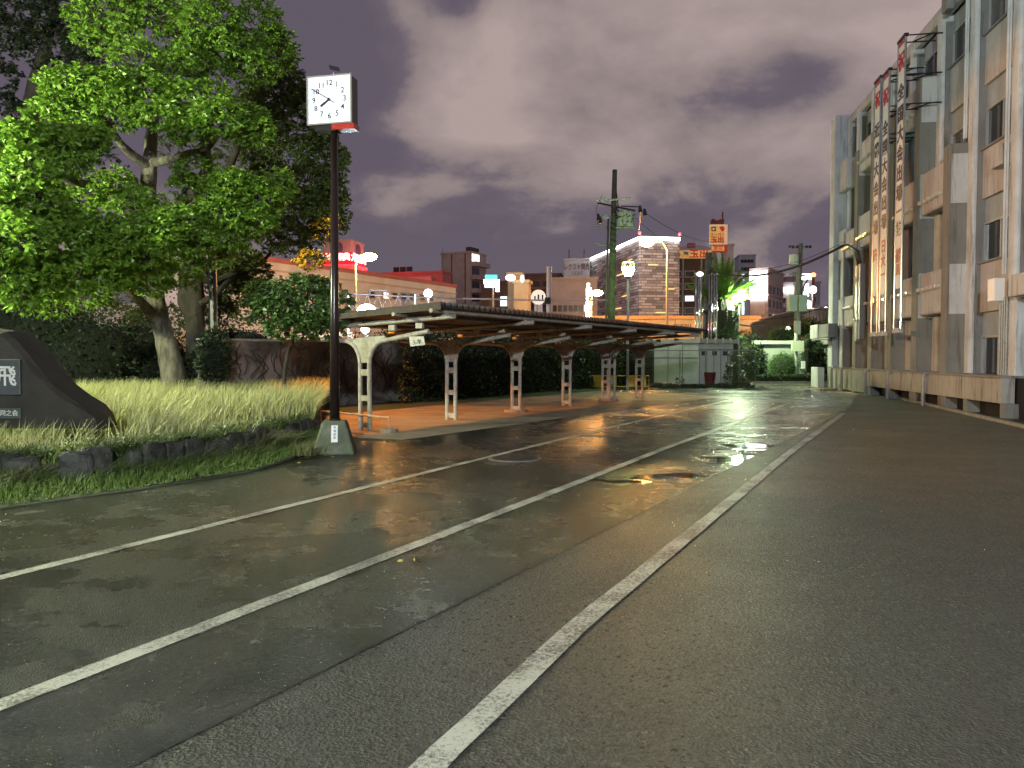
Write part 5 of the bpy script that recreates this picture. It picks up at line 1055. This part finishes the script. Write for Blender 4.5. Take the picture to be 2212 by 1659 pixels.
# D apartments
t, C, d1, d2, L1, L2, H = tower('apartment_tower', 'tall pink apartment tower with stacked balconies on its right side', 954, 1017, 1050, 546, 150, 62, pinkw)
for i in range(9):
    z = H - 2.4 - i * 2.6
    if z < 2: break
    o = bx4(MB(), C, d1, d2, .3, L1 * .98, -1.1, 0, z - .1, z + .75).build('balcony', pinkw, t); bx4(MB(), C, d1, d2, .5, L1 * .55, -.05, 0, z + .8, z + 2.3).build('balcony_window', winm if i != 0 else litw, t)
bx4(MB(), C, d1, d2, .2, L1 * .6, .2, 1.2, H + .35, H + 1.2).build('rooftop_rack', dkbr, t)
bx4(MB(), C, d1, d2, -.06, 0, L2 * .62, L2 * .66, 0, H).build('wall_joint', brn, t); bx4(MB(), C, d1, d2, -.06, 0, L2 * .16, L2 * .20, 0, H).build('wall_joint', brn, t)
MB().tube([C + d2 * L2 * .9 + Vector((0, 0, 0)) - d1 * .5, C + d2 * L2 * .9 - d1 * .5 + Vector((0, 0, H + 1))], .08, 6).build('drainpipe', steel, t)
# E small dark building & colourful sign
t, C, d1, d2, L1, L2, H = tower('shop_block', 'low dark block under the teal shop sign', 1040, 1100, 1104, 612, 105, 84, dkbr)
wins(t, C, d1, d2, 2, L2, H, 3, 2, .9, 1.3, 6.2, 2.2, .3, 1.6, {(1, 0), (0, 1), (0, 2)}, litm=litc, frame=False)
Ys = 80; sg_ = thing('shop_sign', 'lit teal, white and blue shop sign boards on a tall post', 'sign', (xat(1065, Ys), Ys, 0))
MB().tube([(xat(1065, Ys), Ys, 0), (xat(1065, Ys), Ys, zat(622, Ys))], .10, 8).build('post', mat('orange_lit_pole', (.5, .48, .42)), sg_)
for (u0, u1, v0, v1, c, s_) in ((1048, 1074, 594, 603, (.05, .75, .65), 1.4), (1045, 1079, 604, 613, (1, .95, .8), 4), (1047, 1070, 614, 621, (.35, .55, 1), 3), (1071, 1079, 614, 630, (.95, .95, 1), 4)):
    MB().box(((xat(u0, Ys) + xat(u1, Ys)) / 2, Ys, (zat(v0, Ys) + zat(v1, Ys)) / 2), (xat(u1, Ys) - xat(u0, Ys), .3, zat(v0, Ys) - zat(v1, Ys))).build('sign_board', emi('shopsign%d' % v0 + str(u0), c, s_), sg_)
# F beige + brown
t, *_q = tower('beige_block', 'plain beige stepped block left of the round sign', 1110, 1141, 1147, 611, 85, 80, beige)
t, *_q = tower('beige_block', 'taller narrow beige block with bright signs at its top', 1097, 1125, 1130, 595, 88, 80, beige)
MB().ball(at(1103, 600, 84), .35, sq=(1.6, .6, 1)).build('sign_light', emi('warmwhite', (1, .85, .6), 5), t); MB().ball(at(1128, 602, 84), .3, sq=(.7, .5, 1.4)).build('sign_light', emi('coolwhite', (.8, .9, 1), 3), t)
t, C, d1, d2, L1, L2, H = tower('brown_block', 'wide brown block with red roofline behind the round sign', 1105, 1212, 1218, 594, 140, 84, brn)
for i in range(3): bx4(MB(), C, d1, d2, -.8, 0, 0, L2, H - 2.6 - i * 2.8, H - 2.2 - i * 2.8).build('balcony_slab', bmat('orange_brown_slab', (.34, .2, .13)), t)
wins(t, C, d1, d2, 2, L2, H, 5, 3, 1.0, .9, H - 5.8, 1.9, .6, 1.7, {(2, 0), (1, 3)}, frame=False)
# round sign
Yr = 66; t = thing('round_sign', 'round white sign back on a post beside the gantry pole', 'sign', (xat(1163, Yr), Yr, 0)); c = at(1163, 642, Yr)
MB().tube([c + Vector((0, .08, 0)), c - Vector((0, .08, 0))], 16 / F * Yr, 24).build('disc', emi('backlit_disc', (1, .88, .72), .55), t); MB().box(c - Vector((0, .1, .05)), (.14, .05, .55)).box(c + Vector((.35, -.1, -.05)), (.12, .05, .5)).box(c + Vector((-.3, -.1, -.1)), (.12, .05, .4)).build('bracket', darkgap, t)
MB().box(at(1163, 668, Yr), (.7, .12, .9)).build('lower_plate', white_b, t); MB().tube([(c.x - .1, Yr, 0), (c.x - .1, Yr, c.z)], .08, 8).build('post', steel, t)
# gantry pole with long arm
Ygn = 58; t = thing('sign_gantry', 'steel gantry pole with a long horizontal arm across the street', 'gantry', (xat(1186, Ygn), Ygn, 0))
MB().tube([(xat(1186, Ygn), Ygn, 0), (xat(1186, Ygn), Ygn, zat(576, Ygn))], .2, 10).build('pole', mat('pale_gantry_steel', (.55, .52, .5), rough=.5), t)
MB().tube([at(1000, 645, Ygn), at(1186, 649, Ygn)], .07, 8).tube([at(1186, 649, Ygn), at(1330, 648, Ygn)], .07, 8).build('arm', MATS['pale_gantry_steel'], t)
MB().box(at(1183, 650, Ygn), (.4, .5, .5)).build('clamp', darkgap, t)
# truss walkway left
Yx = 52; t = thing('footbridge_truss', 'thin steel truss railing crossing in front of the long low building', 'footbridge', (xat(830, Yx), Yx, 0)); mb = MB()
mb.tube([at(748, 634, Yx), at(1000, 646, Yx)], .05, 6).tube([at(748, 664, Yx), at(900, 668, Yx)], .05, 6).tube([at(800, 626, Yx), at(836, 628, Yx)], .04, 6).tube([at(800, 626, Yx), at(799, 637, Yx)], .04, 6).tube([at(836, 628, Yx), at(835, 639, Yx)], .04, 6)
for i in range(7): mb.tube([at(750 + i * 22, 635 + i, Yx), at(761 + i * 22, 664 + i * .5, Yx), at(772 + i * 22, 636 + i, Yx)], .035, 5)
mb.build('truss', mat('dim_truss_steel', (.16, .15, .15), rough=.6), t)
for u in (752, 898): MB().tube([(xat(u, Yx), Yx, 0), at(u, 636, Yx)], .1, 8).build('support', MATS['pale_gantry_steel'], t)
# flood lights
def flood(label, u, v, Y, s, es, col, power=0, sq=(1, .6, 1), pole=True):
    c = at(u, v, Y); t = thing('flood_lamp', label, 'lamp', (c.x, Y, 0)); 
    if pole: MB().tube([(c.x, Y + .15, 0), (c.x, Y + .15, c.z)], .07, 6).build('pole', steel, t)
    MB().ball(c, s, 14, 10, sq).build('lamp_head', emi('flood%s%s' % (es, col[2]), col, es), t, smooth=True)
    if power: light('lamp_light', c - Vector((0, s + .3, 0)), col, power, .3, t)
flood('dazzling white floodlight just above the shelter roof at left', 792, 674, 50, .5, 60, (.85, .88, 1), 1500, (1.3, .6, 1.0))
flood('white lamp shining low under the shelter roof edge', 789, 711, 46, .26, 12, (.9, .95, 1), 0)
flood('white street lamp above the long low building windows', 925, 634, 62, .34, 14, (.85, .95, 1), 200)
flood('pair lamp left over the shop front', 1079, 696, 60, .4, 8, (.95, .95, 1)); flood('lamp right over the shop front', 1102, 696, 60, .42, 8, (.95, 1, .95))
flood('white dome lamp at far right beside the school wall', 1756, 626, 80, .38, 12, (.92, .95, 1), 300); flood('bright white lamp above the orange one at far right', 1744, 659, 82, .5, 14, (1, .97, .85), 200)
flood('tiny round lamp beside the guard booth greenery', 1702, 711, 60, .2, 5, (1, .9, .8), 0)
for i, (u, v) in enumerate(((1740, 634), (1736, 645), (1735, 671), (1784, 668))): flood(['small white lamp highest of the row right of the utility pole', 'small white lamp second in the row right of the utility pole', 'small white lamp lowest of the row right of the utility pole', 'small warm lamp next to the school end wall'][i], u, v, 95, .28, 7, (1, .95, .9), pole=False)
# white vertical neon
Yn_ = 78; t = thing('neon_pylon', 'tall narrow white glowing neon pylon sign', 'sign', (xat(1271, Yn_), Yn_, 0)); wn_ = emi('white_neon', (.85, .93, 1), 7)
for (u0, u1, v0, v1) in ((1266, 1277, 622, 640), (1266, 1271, 642, 692), (1273, 1278, 650, 668), (1273, 1278, 672, 690), (1268, 1273, 612, 621)): MB().box(((xat(u0, Yn_) + xat(u1, Yn_)) / 2, Yn_, (zat(v0, Yn_) + zat(v1, Yn_)) / 2), (xat(u1, Yn_) - xat(u0, Yn_), .3, zat(v0, Yn_) - zat(v1, Yn_))).build('neon_panel', wn_, t)
MB().box((xat(1272, Yn_), Yn_ + .3, 3.4), (.5, .2, 6.8)).build('pylon_frame', steel, t)
# G name building
t, C, d1, d2, L1, L2, H = tower('name_board_building', 'pale building with a black lettered board on top, left of the hotel', 1218, 1272, 1288, 562, 130, 82, white_b)
Fm = d2; text('wall_writing', 'レクスト関西', 1.18, ink, C + d2 * L2 * .5 - d1 * .06 + Vector((0, 0, zat(577, 130))), -d2, t, extrude=.03, sx=.62); text('wall_writing', 'LEXT', .8, mat('grey_lettering', (.2, .2, .22)), C + d2 * L2 * .45 - d1 * .06 + Vector((0, 0, zat(590, 130))), -d2, t, extrude=.03)
for q in (.2, .8): MB().tube([C + d2 * L2 * q + Vector((0, 0, H)), C + d2 * L2 * q + Vector((0, 0, H + 1.8))], .08, 6).build('antenna', darkgap, t)
t, C, d1, d2, L1, L2, H = tower('lavender_block', 'lavender grey block below the lettered board building', 1186, 1290, 1300, 604, 100, 84, lav)
wins(t, C, d1, d2, 2, L2, H, 9, 3, .5, .8, 3.2, 2.1, .5, .68, {(2, 1)}, frame=False)
# H hotel
def brickpat():
    m = bpy.data.materials.new('slatted_brick'); m.use_nodes = True; nt = m.node_tree; N = nt.nodes; L = nt.links; p = N['Principled BSDF']; g = N.new('ShaderNodeNewGeometry'); s = N.new('ShaderNodeSeparateXYZ'); L.new(g.outputs['Position'], s.inputs[0])
    a = N.new('ShaderNodeMath'); a.operation = 'ADD'; L.new(s.outputs[0], a.inputs[0]); L.new(s.outputs[1], a.inputs[1]); c = N.new('ShaderNodeCombineXYZ'); L.new(a.outputs[0], c.inputs[0]); L.new(s.outputs[2], c.inputs[1])
    b = N.new('ShaderNodeTexBrick'); b.inputs['Scale'].default_value = 1; b.inputs['Brick Width'].default_value = 1.9; b.inputs['Row Height'].default_value = .40; b.inputs['Mortar Size'].default_value = .035; b.inputs['Bias'].default_value = .2; b.inputs['Color1'].default_value = (.14, .12, .13, 1); b.inputs['Color2'].default_value = (.85, .80, .78, 1); b.inputs['Mortar'].default_value = (.16, .13, .13, 1); b.offset = .37; b.squash_frequency = 3; b.squash = .6
    L.new(c.outputs[0], b.inputs[0]); L.new(b.outputs[0], p.inputs['Base Color']); p.inputs['Roughness'].default_value = .8; MATS['slatted_brick'] = m; return m
t, C, d1, d2, L1, L2, H = tower('hotel', 'hotel with a slatted grey and white facade outlined by white neon', 1267, 1380, 1466, 517, 110, 10.7, brickpat(), roof=False)
neonw = emi('white_roof_neon', (1, .97, .95), 9)
MB().tube([C + d2 * L2 + Vector((0, 0, H + .2)), C + d2 * .1 + Vector((0, 0, H + .2))], .22, 8).build('neon_tube', neonw, t); MB().tube([C + Vector((0, -.1, H + .2)), C + d1 * L1 + Vector((0, -.1, H + .2))], .22, 8).build('neon_tube', neonw, t)
for q in (C, C + d1 * L1): MB().ball(q + Vector((0, 0, H + .9)), .22).build('beacon', emi('red_beacon', (1, .08, .08), 4), t)
mb = MB(); rr = random.Random(6)
for k in range(9):
    z = H - 2.5 - k * 1.7; s = (k * 3.7) % 10 + 3; 
    mbx = MB(); bx4(mbx, C, d1, d2, -.1, 0, s, s + 3.2, z, z + .12).build('warm_strip_light', emi('warm_strip', (1, .62, .2), 1.2), t)
    if k % 2: bx4(MB(), C, d1, d2, (k * 1.3) % 4, (k * 1.3) % 4 + 1.4, -.1, 0, z + .6, z + .72).build('warm_strip_light', MATS['warm_strip'], t)
light('neon_glow', C + Vector((-3, -3, H - 3)), (1, .95, .92), 350, 1, t)
# I dark brown block + signs
Yi = 120; t, C, d1, d2, L1, L2, H = tower('dark_tile_block', 'dark brown tiled block under the yellow supermarket signboard', 1450, 1536, 1560, 561, Yi, 80, dkbr)
wins(t, C, d1, d2, 2, L2, H, 3, 6, 1.3, .8, 4.5, 1.9, .7, 2.0, {(3, 1), (1, 1), (1, 0), (0, 1)}, litm=litc)
ysg = mat('yellow_sign_panel', (.75, .50, .14), rough=.6, emit=(1, .62, .2), es=.22); rsg = mat('red_sign_lettering', (.6, .04, .03), rough=.6, emit=(.8, .06, .05), es=.12)
def signbox(nm, lab, u0, u1, v0, v1, Y, m, cat='sign', th=.5, legs=True):
    x0, x1, z1, z0 = xat(u0, Y), xat(u1, Y), zat(v0, Y), zat(v1, Y); t = thing(nm, lab, cat, ((x0 + x1) / 2, Y, 0)); MB().box(((x0 + x1) / 2, Y, (z0 + z1) / 2), (x1 - x0, th, z1 - z0)).build('panel', m, t)
    if legs:
        for x in (x0 + (x1 - x0) * .25, x0 + (x1 - x0) * .75): MB().tube([(x, Y + .1, 0), (x, Y + .1, z0 + .05)], .15, 6).build('support', steel, t)
    return t
t = signbox('supermarket_sign', 'long yellow supermarket signboard with red characters on the brown block', 1454, 1534, 541, 558, Yi - 2, ysg)
text('sign_writing', '玉出', 1.3, rsg, at(1510, 549.5, Yi - 2.35), (1, 0, 0), t, extrude=.05, bold=.03, sx=1.15); MB().tube([at(1464, 550, Yi - 2.2), at(1464, 550, Yi - 2.4)], .42, 14).build('round_logo', rsg, t); MB().box(at(1482, 547, Yi - 2.3), (.7, .1, .45)).build('flower_logo', mat('blue_grey_logo', (.2, .25, .25)), t); text('sign_writing', 'スーパー', .38, rsg, at(1482, 553.5, Yi - 2.35), (1, 0, 0), t, extrude=.05)
t = signbox('supermarket_tower_sign', 'tall yellow rooftop supermarket sign with a red border and lettering', 1530.5, 1568, 485.5, 528, Yi, mat('pale_sign_border', (.8, .62, .4), rough=.6, emit=(1, .6, .4), es=.25))
MB().box(at(1549, 507, Yi - .3), ((1565 - 1534) / F * Yi, .12, 37 / F * Yi)).build('yellow_face', ysg, t)
text('sign_writing', '玉出', 1.05, rsg, at(1549.5, 518.5, Yi - .4), (1, 0, 0), t, extrude=.05, bold=.03); text('sign_writing', 'スーパー', .56, rsg, at(1549.5, 507, Yi - .4), (1, 0, 0), t, extrude=.05, bold=.01)
MB().tube([at(1559, 494.5, Yi - .35), at(1559, 494.5, Yi - .42)], .42, 14).build('round_logo', rsg, t); MB().box(at(1541.5, 494.5, Yi - .4), (.72, .08, .72)).build('square_logo', MATS['blue_grey_logo'], t); MB().ball(at(1541.5, 494.5, Yi - .45), .18).build('flower_centre', ysg, t)
MB().box(at(1549, 480, Yi), (2.0, .4, .55)).box(at(1541, 476.5, Yi), (.5, .3, .45)).box(at(1559, 477, Yi), (.7, .3, .45)).tube([at(1561, 480, Yi), at(1561, 458, Yi)], .12, 6).tube([at(1563, 466, Yi), at(1558, 466, Yi)], .06, 5).build('rooftop_gear', bmat('red_brown_gear', (.16, .05, .05)), t)
t = signbox('red_shop_sign', 'red and yellow signboard right below the tower sign', 1536, 1568, 530, 545, Yi - 3, rsg); MB().box(at(1551, 537, Yi - 3.3), (1.9, .1, .65)).build('yellow_face', ysg, t); text('sign_writing', '激安', .75, rsg, at(1551, 537, Yi - 3.42), (1, 0, 0), t, extrude=.03)
t, *_q = tower('peach_panel_building', 'small peach panel building right behind the red signboard', 1566, 1582, 1588, 531, 128, 80, cream)
C = at(1455, 540, 135); t = thing('vaulted_hall', 'wide hall with a pale pink arched roof behind the yellow signboard', 'building', (C.x, 135, 0)); x0, x1 = xat(1455, 135), xat(1536, 135); zc_ = zat(541, 135)
pts = [Vector((x0, 135, 0))] + [Vector((x0 + (x1 - x0) * i / 12, 135, zc_ + .3 + 1.2 * math.sin(math.pi * (.15 + .7 * i / 12)) - .5)) for i in range(13)] + [Vector((x1, 135, 0))]
MB().extr(pts, (0, 12, 0)).build('hall', bmat('pale_pink_roof', (.5, .42, .45)), t); MB().box(at(1493, 530, 134.8), (1.4, .3, .8)).build('roof_box', redw, t)
# N, J, K
t, C, d1, d2, L1, L2, H = tower('white_slab', 'distant white building with a dark windowed top', 1594, 1630, 1634, 552, 220, 82, white_b); wins(t, C, d1, d2, 2, L2, H, 5, 2, .8, .9, H - 4.2, 2.2, .6, .9, frame=False)
t, *_q = tower('grey_block', 'grey block behind the bright lamp between palm and billboard', 1576, 1618, 1622, 592, 125, 84, lav)
for i, vv in enumerate((600, 625, 660, 672)): MB().box(at(1605, vv, 123.8), (.35, .2, 1.1)).build('window', litc, t)
t, C, d1, d2, L1, L2, H = tower('billboard_building', 'pink office building carrying the white lit billboard', 1619, 1657, 1690, 583, 108, 58, pinkw)
for r_ in range(5):
    for c in range(4):
        p = C + d1 * (L1 * (.14 + .24 * c)) - d2 * .03 + Vector((0, 0, H - 2.6 - 2.0 * r_)); MB().box(p, (.95, .1, 1.0), math.atan2(d1.y, d1.x)).build('window', litw if (r_, c) in ((4, 2), (2, 1)) else winm, t)
    bx4(MB(), C, d1, d2, 0, L1, -.12, 0, H - 3.55 - 2 * r_, H - 3.4 - 2 * r_).build('string_course', pinkw, t)
bx4(MB(), C, d1, d2, -.6, -.25, L2 * .02, L2 * 1.0, zat(646, 108), zat(585, 108)).build('lit_billboard', emi('billboard_white', (1, 1, 1), 5), t); text('billboard_writing', 'お', .7, mat('faint_ink', (.15, .15, .2), emit=(.5, .5, .5), es=1), C + d2 * L2 * .75 - d1 * .68 + Vector((0, 0, zat(616, 108))), -d2, t)
bx4(MB(), C, d1, d2, -.3, -.1, L2 * .1, L2 * .85, zat(680, 108), zat(650, 108)).build('pale_panel', pinkw, t)
Yk = 150; t, C, d1, d2, L1, L2, H = tower('station_block', 'lavender building with rows of lit windows behind the second utility pole', 1686, 1770, 1800, 612, Yk, 80, lav)
for r_ in range(4):
    for c in range(6):
        p = C + d2 * (L2 * (.96 - .155 * c)) - d1 * .05 + Vector((0, 0, H - 3.2 - 2.6 * r_)); MB().box(p, (.9, .12, .9), math.atan2(d2.y, d2.x)).build('window', litc if (r_, c) in ((0, 2), (0, 3), (2, 0), (1, 5)) else winm, t)
    bx4(MB(), C, d1, d2, -.5, 0, 0, L2, H - 4.6 - 2.6 * r_, H - 4.2 - 2.6 * r_).build('floor_band', white_b, t)
bx4(MB(), C, d1, d2, -.7, -.5, L2 * .42, L2 * .97, H - 1.6, H - .8).build('lit_sign', emi('station_sign', (1, .95, .8), 6), t)
t, C, d1, d2, L1, L2, H = tower('white_sign_tower', 'small tower topped by two stacked white lit signs', 1732, 1751, 1757, 606, 140, 80, white_b)
for (v0, v1) in ((592, 596), (598, 604)): MB().box(at(1741, (v0 + v1) / 2, 138), (1.75, .3, (v1 - v0) / F * 138)).build('lit_sign', MATS['billboard_white'], t)
t = thing('radio_mast', 'thin red and white mast with a red aviation light', 'mast', (xat(1757, 135), 135, 0)); MB().tube([(xat(1757, 135), 135, 0), at(1757, 598, 135)], .25, 6).build('lattice', redw, t); MB().ball(at(1757, 594, 135), .42).build('beacon', emi('red_orange_beacon', (1, .2, .08), 5), t)
t = thing('vertical_tube_sign', 'tall white tube sign right of the utility pole', 'sign', (xat(1743, 100), 100, 0)); MB().tube([at(1743, 613, 100), at(1743, 640, 100)], .22, 8).build('tube', MATS['white_neon'], t); MB().tube([(xat(1743, 100), 100.3, 0), at(1743, 640, 100.3)], .1, 6).build('post', steel, t)
t = thing('station_canopy', 'low station canopy glowing white and orange beside the school end wall', 'canopy', (xat(1780, 95), 95, 0)); MB().box(at(1776, 700, 95), (2.9, 1, .8)).build('lit_fascia', emi('canopy_white', (1, .93, .85), 7), t); MB().box(at(1780, 708, 94.5), (2.3, 1, .5)).build('lit_opening', emi('canopy_orange', (1, .5, .2), 3), t)
for u in (1758, 1796): MB().tube([(xat(u, 95), 95, 0), at(u, 700, 95)], .15, 6).build('column', steel, t)
light('lamp_light', at(1776, 722, 92), SOD, 900, .5, t)
for (nm_, lab, uL, uC, uR, v, Y, m_, cols, rows) in (('flat_block', 'grey mid-rise block with lit windows right of the pink apartment tower', 1042, 1098, 1108, 622, 170, lav, 8, 5), ('flat_block', 'low pale block with a lit top floor behind the round sign', 1140, 1192, 1200, 603, 180, white_b, 7, 4),
        ('flat_block', 'distant dark block just left of the pink apartment tower', 905, 950, 956, 604, 190, pinkw, 6, 3), ('flat_block', 'distant pale slab beyond the curved ramp wall, right of the pink office building', 1694, 1730, 1738, 600, 210, pinkw, 5, 5)):
    t, C, d1, d2, L1, L2, H = tower(nm_, lab, uL, uC, uR, v, Y, 84, m_); rr = random.Random(uL); lit_ = {(r_, c) for r_ in range(rows) for c in range(cols) if rr.random() < .3}
    wins(t, C, d1, d2, 2, L2, H, cols, rows, .9, .8, H - rows * 2.2, 2.2, .4, (L2 - .6) / cols, lit_, frame=False)
    bx4(MB(), C, d1, d2, .5, 1.6, L2 * .3, L2 * .5, H + .35, H + 1.6).build('rooftop_tank', white_b, t)
# M road wall
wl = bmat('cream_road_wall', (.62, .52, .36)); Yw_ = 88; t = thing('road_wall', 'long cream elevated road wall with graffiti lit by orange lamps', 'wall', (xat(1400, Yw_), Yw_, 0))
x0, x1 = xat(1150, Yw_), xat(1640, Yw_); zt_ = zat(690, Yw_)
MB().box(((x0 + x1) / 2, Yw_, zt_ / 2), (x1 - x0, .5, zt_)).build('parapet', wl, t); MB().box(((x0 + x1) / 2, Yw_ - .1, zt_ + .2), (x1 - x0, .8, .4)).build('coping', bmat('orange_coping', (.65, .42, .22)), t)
for i in range(7): MB().box((x0 + (i + .7) * (x1 - x0) / 7.5, Yw_ - .26, zt_ / 2), (.06, .03, zt_ - .1)).build('wall_joint', brn, t)
gi = mat('graffiti_grey', (.12, .14, .12), rough=.7); gr_ = mat('graffiti_brown', (.35, .12, .06), rough=.7)
for (s_, u, v, z, m_) in (('SH', 1491 - 0, 702, .9, gr_), ('mell', 1555 - 0, 701, .8, gi)): pass
for (s_, u, v, z, m_) in (('SH', 1497 - 3, 704, .95, gr_), ('П', 1432 - 2, 702, .9, gr_), ('neau', 1560 - 3, 701, .9, gi)): pass
for (s_, u, v, z, m_) in (('Π', 1337, 704, .8, gr_), ('SH', 1368, 706, .8, gr_), ('rrew', 1404, 704, .95, gi), ('meau', 1474, 703, .95, gi)): text('graffiti', s_, z, m_, at(u, v, Yw_ - .3), (1, 0, 0), t, extrude=.01)
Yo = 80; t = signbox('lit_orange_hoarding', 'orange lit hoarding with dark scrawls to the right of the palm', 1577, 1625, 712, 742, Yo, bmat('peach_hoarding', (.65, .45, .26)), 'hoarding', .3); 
text('graffiti', 'ぬ', 1.0, gi, at(1601, 722, Yo - .25), (1, 0, 0), t); text('graffiti', 'KBT', .5, gi, at(1603, 735, Yo - .25), (1, 0, 0), t)
for u in (1590, 1612): MB().box(at(u, 727, Yo - .2), (.06, .05, 1.5)).build('panel_joint', brn, t)
# L curved ramp wall
rw = mat('ribbed_ramp_wall', (.36, .27, .20), (.28, .21, .16), 1.5, .8); t = thing('ramp_wall', 'ribbed brown wall curving upward behind the guard booth', 'wall', (xat(1700, 74), 74, 0)); mb = MB(); seg = [(1622, 700, 74), (1650, 691, 75), (1675, 681, 76), (1704, 674, 78), (1740, 669, 80), (1770, 667, 83), (1800, 666, 86)]
P = [(xat(u, Y), Y, zat(v, Y)) for u, v, Y in seg]
for (a, b) in zip(P[:-1], P[1:]): mb.hexa([Vector((a[0], a[1], 0)), Vector((b[0], b[1], 0)), Vector((b[0], b[1] + .4, 0)), Vector((a[0], a[1] + .4, 0))], [Vector(a), Vector(b), Vector((b[0], b[1] + .4, b[2])), Vector((a[0], a[1] + .4, a[2]))])
mb.build('wall_face', rw, t); mb = MB()
for (a, b) in zip(P[:-1], P[1:]):
    for i in range(8): q = Vector(a).lerp(Vector(b), i / 8); mb.box((q.x, q.y - .06, q.z / 2), (.06, .1, q.z))
mb.build('ribs', rw, t)
MB().tube([Vector(p) for p in P], .12, 6).build('coping_rail', rw, t)
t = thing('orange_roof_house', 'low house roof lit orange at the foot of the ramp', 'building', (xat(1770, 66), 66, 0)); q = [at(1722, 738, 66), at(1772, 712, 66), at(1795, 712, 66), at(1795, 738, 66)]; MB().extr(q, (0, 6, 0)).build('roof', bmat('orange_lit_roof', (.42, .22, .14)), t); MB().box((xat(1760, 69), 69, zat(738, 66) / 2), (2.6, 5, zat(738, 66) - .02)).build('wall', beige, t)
# traffic light, round ban sign
Yt_ = 55; t = thing('traffic_light', 'traffic light showing red just above the shelter roof', 'traffic light', (xat(1283, Yt_), Yt_, 0)); MB().box(at(1277, 697, Yt_), (1.0, .25, .36)).build('housing', blackm, t); c = at(1283, 697, Yt_ - .16); MB().ball(c, .2, sq=(1.1, .4, 1)).build('red_lens', emi('red_signal', (1, .08, .09), 14), t); MB().tube([at(1270, 697, Yt_ + .2), (xat(1270, Yt_), Yt_ + .2, 0)], .08, 6).build('pole', steel, t)
light('signal_glow', c - Vector((0, .5, 0)), (1, .03, .03), 60, .15, t)
Yq = 60; t = thing('round_road_sign', 'round red ringed road sign above the shelter roof', 'sign', (xat(1254, Yq), Yq, 0)); c = at(1254, 690, Yq)
MB().tube([c, c + Vector((0, .05, 0))], .30, 20).build('red_ring', mat('sign_red', (.6, .1, .06), emit=(1, .2, .1), es=.3), t); MB().tube([c - Vector((0, .02, 0)), c + Vector((0, -.04, 0))], .21, 20).build('white_centre', mat('sign_white', (.8, .75, .75), emit=(1, .9, .95), es=.35), t); MB().box(c - Vector((0, .06, .0)), (.08, .02, .26)).build('symbol', mat('sign_blue', (.1, .12, .3)), t); MB().tube([(c.x, Yq + .1, 0), (c.x, Yq + .1, c.z)], .05, 6).build('post', steel, t)
# left, behind the trees: striped lit facade and railing seen through the leaves
t = thing('striped_facade', 'orange lit building with white vertical slats glimpsed through the tree', 'building', (xat(200, 52), 52, 0)); x0, x1 = xat(90, 52), xat(760, 52)
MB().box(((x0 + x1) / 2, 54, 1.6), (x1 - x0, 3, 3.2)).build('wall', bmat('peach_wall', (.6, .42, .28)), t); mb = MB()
for i in range(26): mb.box((xat(165, 52) + i * .18, 52.35, zat(680, 52)), (.09, .1, 1.5))
mb.build('slats', white_b, t)
light('lamp_light', (xat(200, 45), 47, 3.5), (1, .6, .3), 320, .4, t); light('lamp_light', (xat(620, 45), 47, 3.2), (1, .45, .15), 200, .4, t)  # assumed unseen lamps, added to give this wall its orange light
